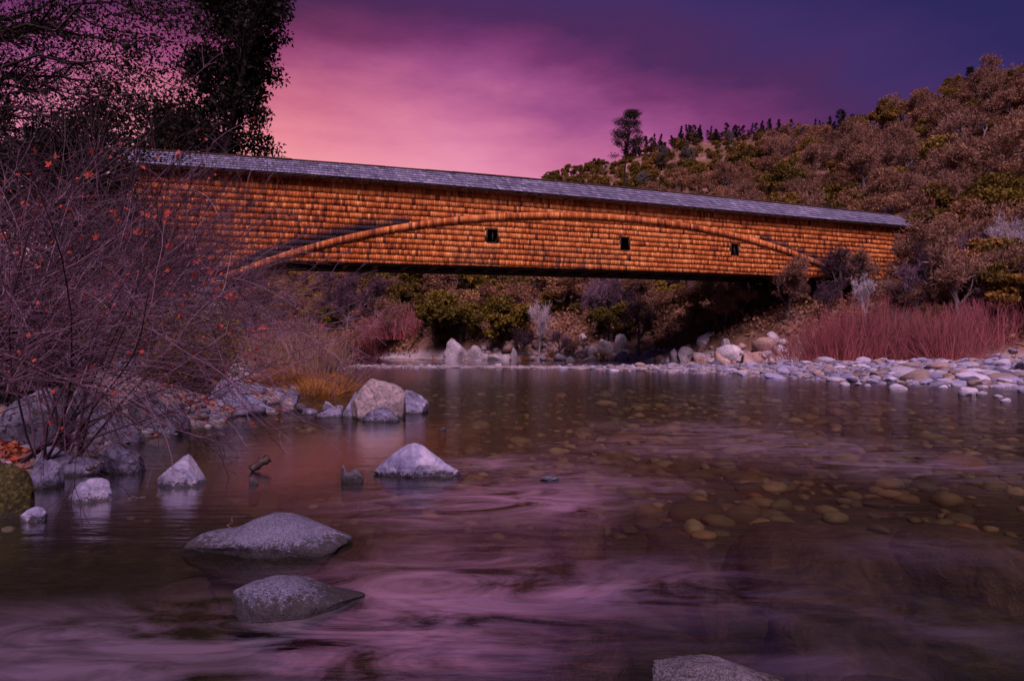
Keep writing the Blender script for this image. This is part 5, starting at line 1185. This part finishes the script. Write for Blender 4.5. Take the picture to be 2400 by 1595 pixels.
b = ((470 - CX) / F * Y, Y, 0); b = (b[0], b[1], h1(b[0], b[1]) - .2)
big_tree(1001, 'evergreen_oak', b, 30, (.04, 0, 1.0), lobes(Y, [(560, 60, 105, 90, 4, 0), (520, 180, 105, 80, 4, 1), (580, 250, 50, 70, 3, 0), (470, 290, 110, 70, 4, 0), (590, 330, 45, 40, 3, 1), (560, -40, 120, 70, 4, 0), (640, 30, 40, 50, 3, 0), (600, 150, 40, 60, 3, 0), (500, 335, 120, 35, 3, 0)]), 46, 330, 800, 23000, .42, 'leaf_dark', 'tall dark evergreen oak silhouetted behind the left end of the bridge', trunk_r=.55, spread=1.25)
Y = 27.
b = ((-110 - CX) / F * Y, Y, 0); b = (b[0], b[1], h1(b[0], b[1]) - .2)
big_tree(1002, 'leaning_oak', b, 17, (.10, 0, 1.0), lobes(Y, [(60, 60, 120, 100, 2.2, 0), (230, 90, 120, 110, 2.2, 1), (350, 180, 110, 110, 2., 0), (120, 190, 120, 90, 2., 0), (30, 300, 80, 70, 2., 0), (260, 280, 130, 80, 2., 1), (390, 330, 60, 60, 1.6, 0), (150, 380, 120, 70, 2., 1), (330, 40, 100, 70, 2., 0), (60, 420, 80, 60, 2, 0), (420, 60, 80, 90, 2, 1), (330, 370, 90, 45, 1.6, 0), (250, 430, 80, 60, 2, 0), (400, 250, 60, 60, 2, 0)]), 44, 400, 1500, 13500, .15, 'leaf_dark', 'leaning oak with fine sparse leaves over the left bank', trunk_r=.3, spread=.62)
Y = 66.
b = ((230 - CX) / F * Y, Y, 0); b = (b[0], b[1], h1(b[0], b[1]) - .2)
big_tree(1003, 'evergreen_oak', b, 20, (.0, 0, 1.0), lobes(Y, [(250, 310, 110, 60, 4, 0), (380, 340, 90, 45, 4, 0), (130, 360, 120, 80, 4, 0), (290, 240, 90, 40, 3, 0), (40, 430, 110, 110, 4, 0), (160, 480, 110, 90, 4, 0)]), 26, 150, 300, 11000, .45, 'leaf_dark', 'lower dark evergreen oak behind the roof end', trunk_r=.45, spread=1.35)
# underbrush on the far slope
r = np.random.default_rng(55); n = 42000; u = r.uniform(-.45, .86, n); t = r.uniform(0, 1, n) ** 1.5; yb = np.interp(u, YB_U, YB); yc = np.interp(u, YC_U, YC); Yq = yb + 1 + t * (yc - yb); Xq = u * Yq
nn = vnoise(np.stack([Xq, Yq, 0 * Xq], 1), 9, 3, .11); keep = nn > np.where(t < .3, -.5, -.05); keep &= (Yq > yb + 2.6) | (u < -.14); Xq, Yq = Xq[keep], Yq[keep]; zq = height(Xq, Yq)
pos = np.stack([Xq, Yq, zq], 1); pos = np.repeat(pos, 4, 0); pos[:, 2] += np.abs(r.normal(0, .35, len(pos))); V, Q = leaves(r, pos, .42, .35, .6)
obj('underbrush', leafmesh('underbrush', V, Q, M['leaf_brown'], r), label='low brown underbrush and dry grass covering the far slope', cat='undergrowth', kind='stuff')
# small sign by the path
p = at_hill(2272, 645, 60.)
t = thing('notice_sign', 'small pale framed notice sign on the slope by a thin tree', 'sign', p)
mb = MB(); w = .36; P_ = lambda a, b, c, d, y0, y1: np.array([[a, y0, c], [b, y0, c], [b, y1, c], [a, y1, c], [a, y0, d], [b, y0, d], [b, y1, d], [a, y1, d]])
for a, b in ((-.34, -.28), (.28, .34)):
    m = MB(); m.hexa(P_(a, b, 0, 1.0, -.03, .03)); obj('post', m.build('post', M['sign']), t)
m = MB(); m.hexa(P_(-.42, .42, .45, 1.15, -.07, -.035)); obj('board', m.build('board', M['sign']), t)
m = MB(); m.hexa(P_(-.27, .34, .52, 1.08, -.085, -.072)); obj('panel', m.build('panel', M['sign_dark']), t)
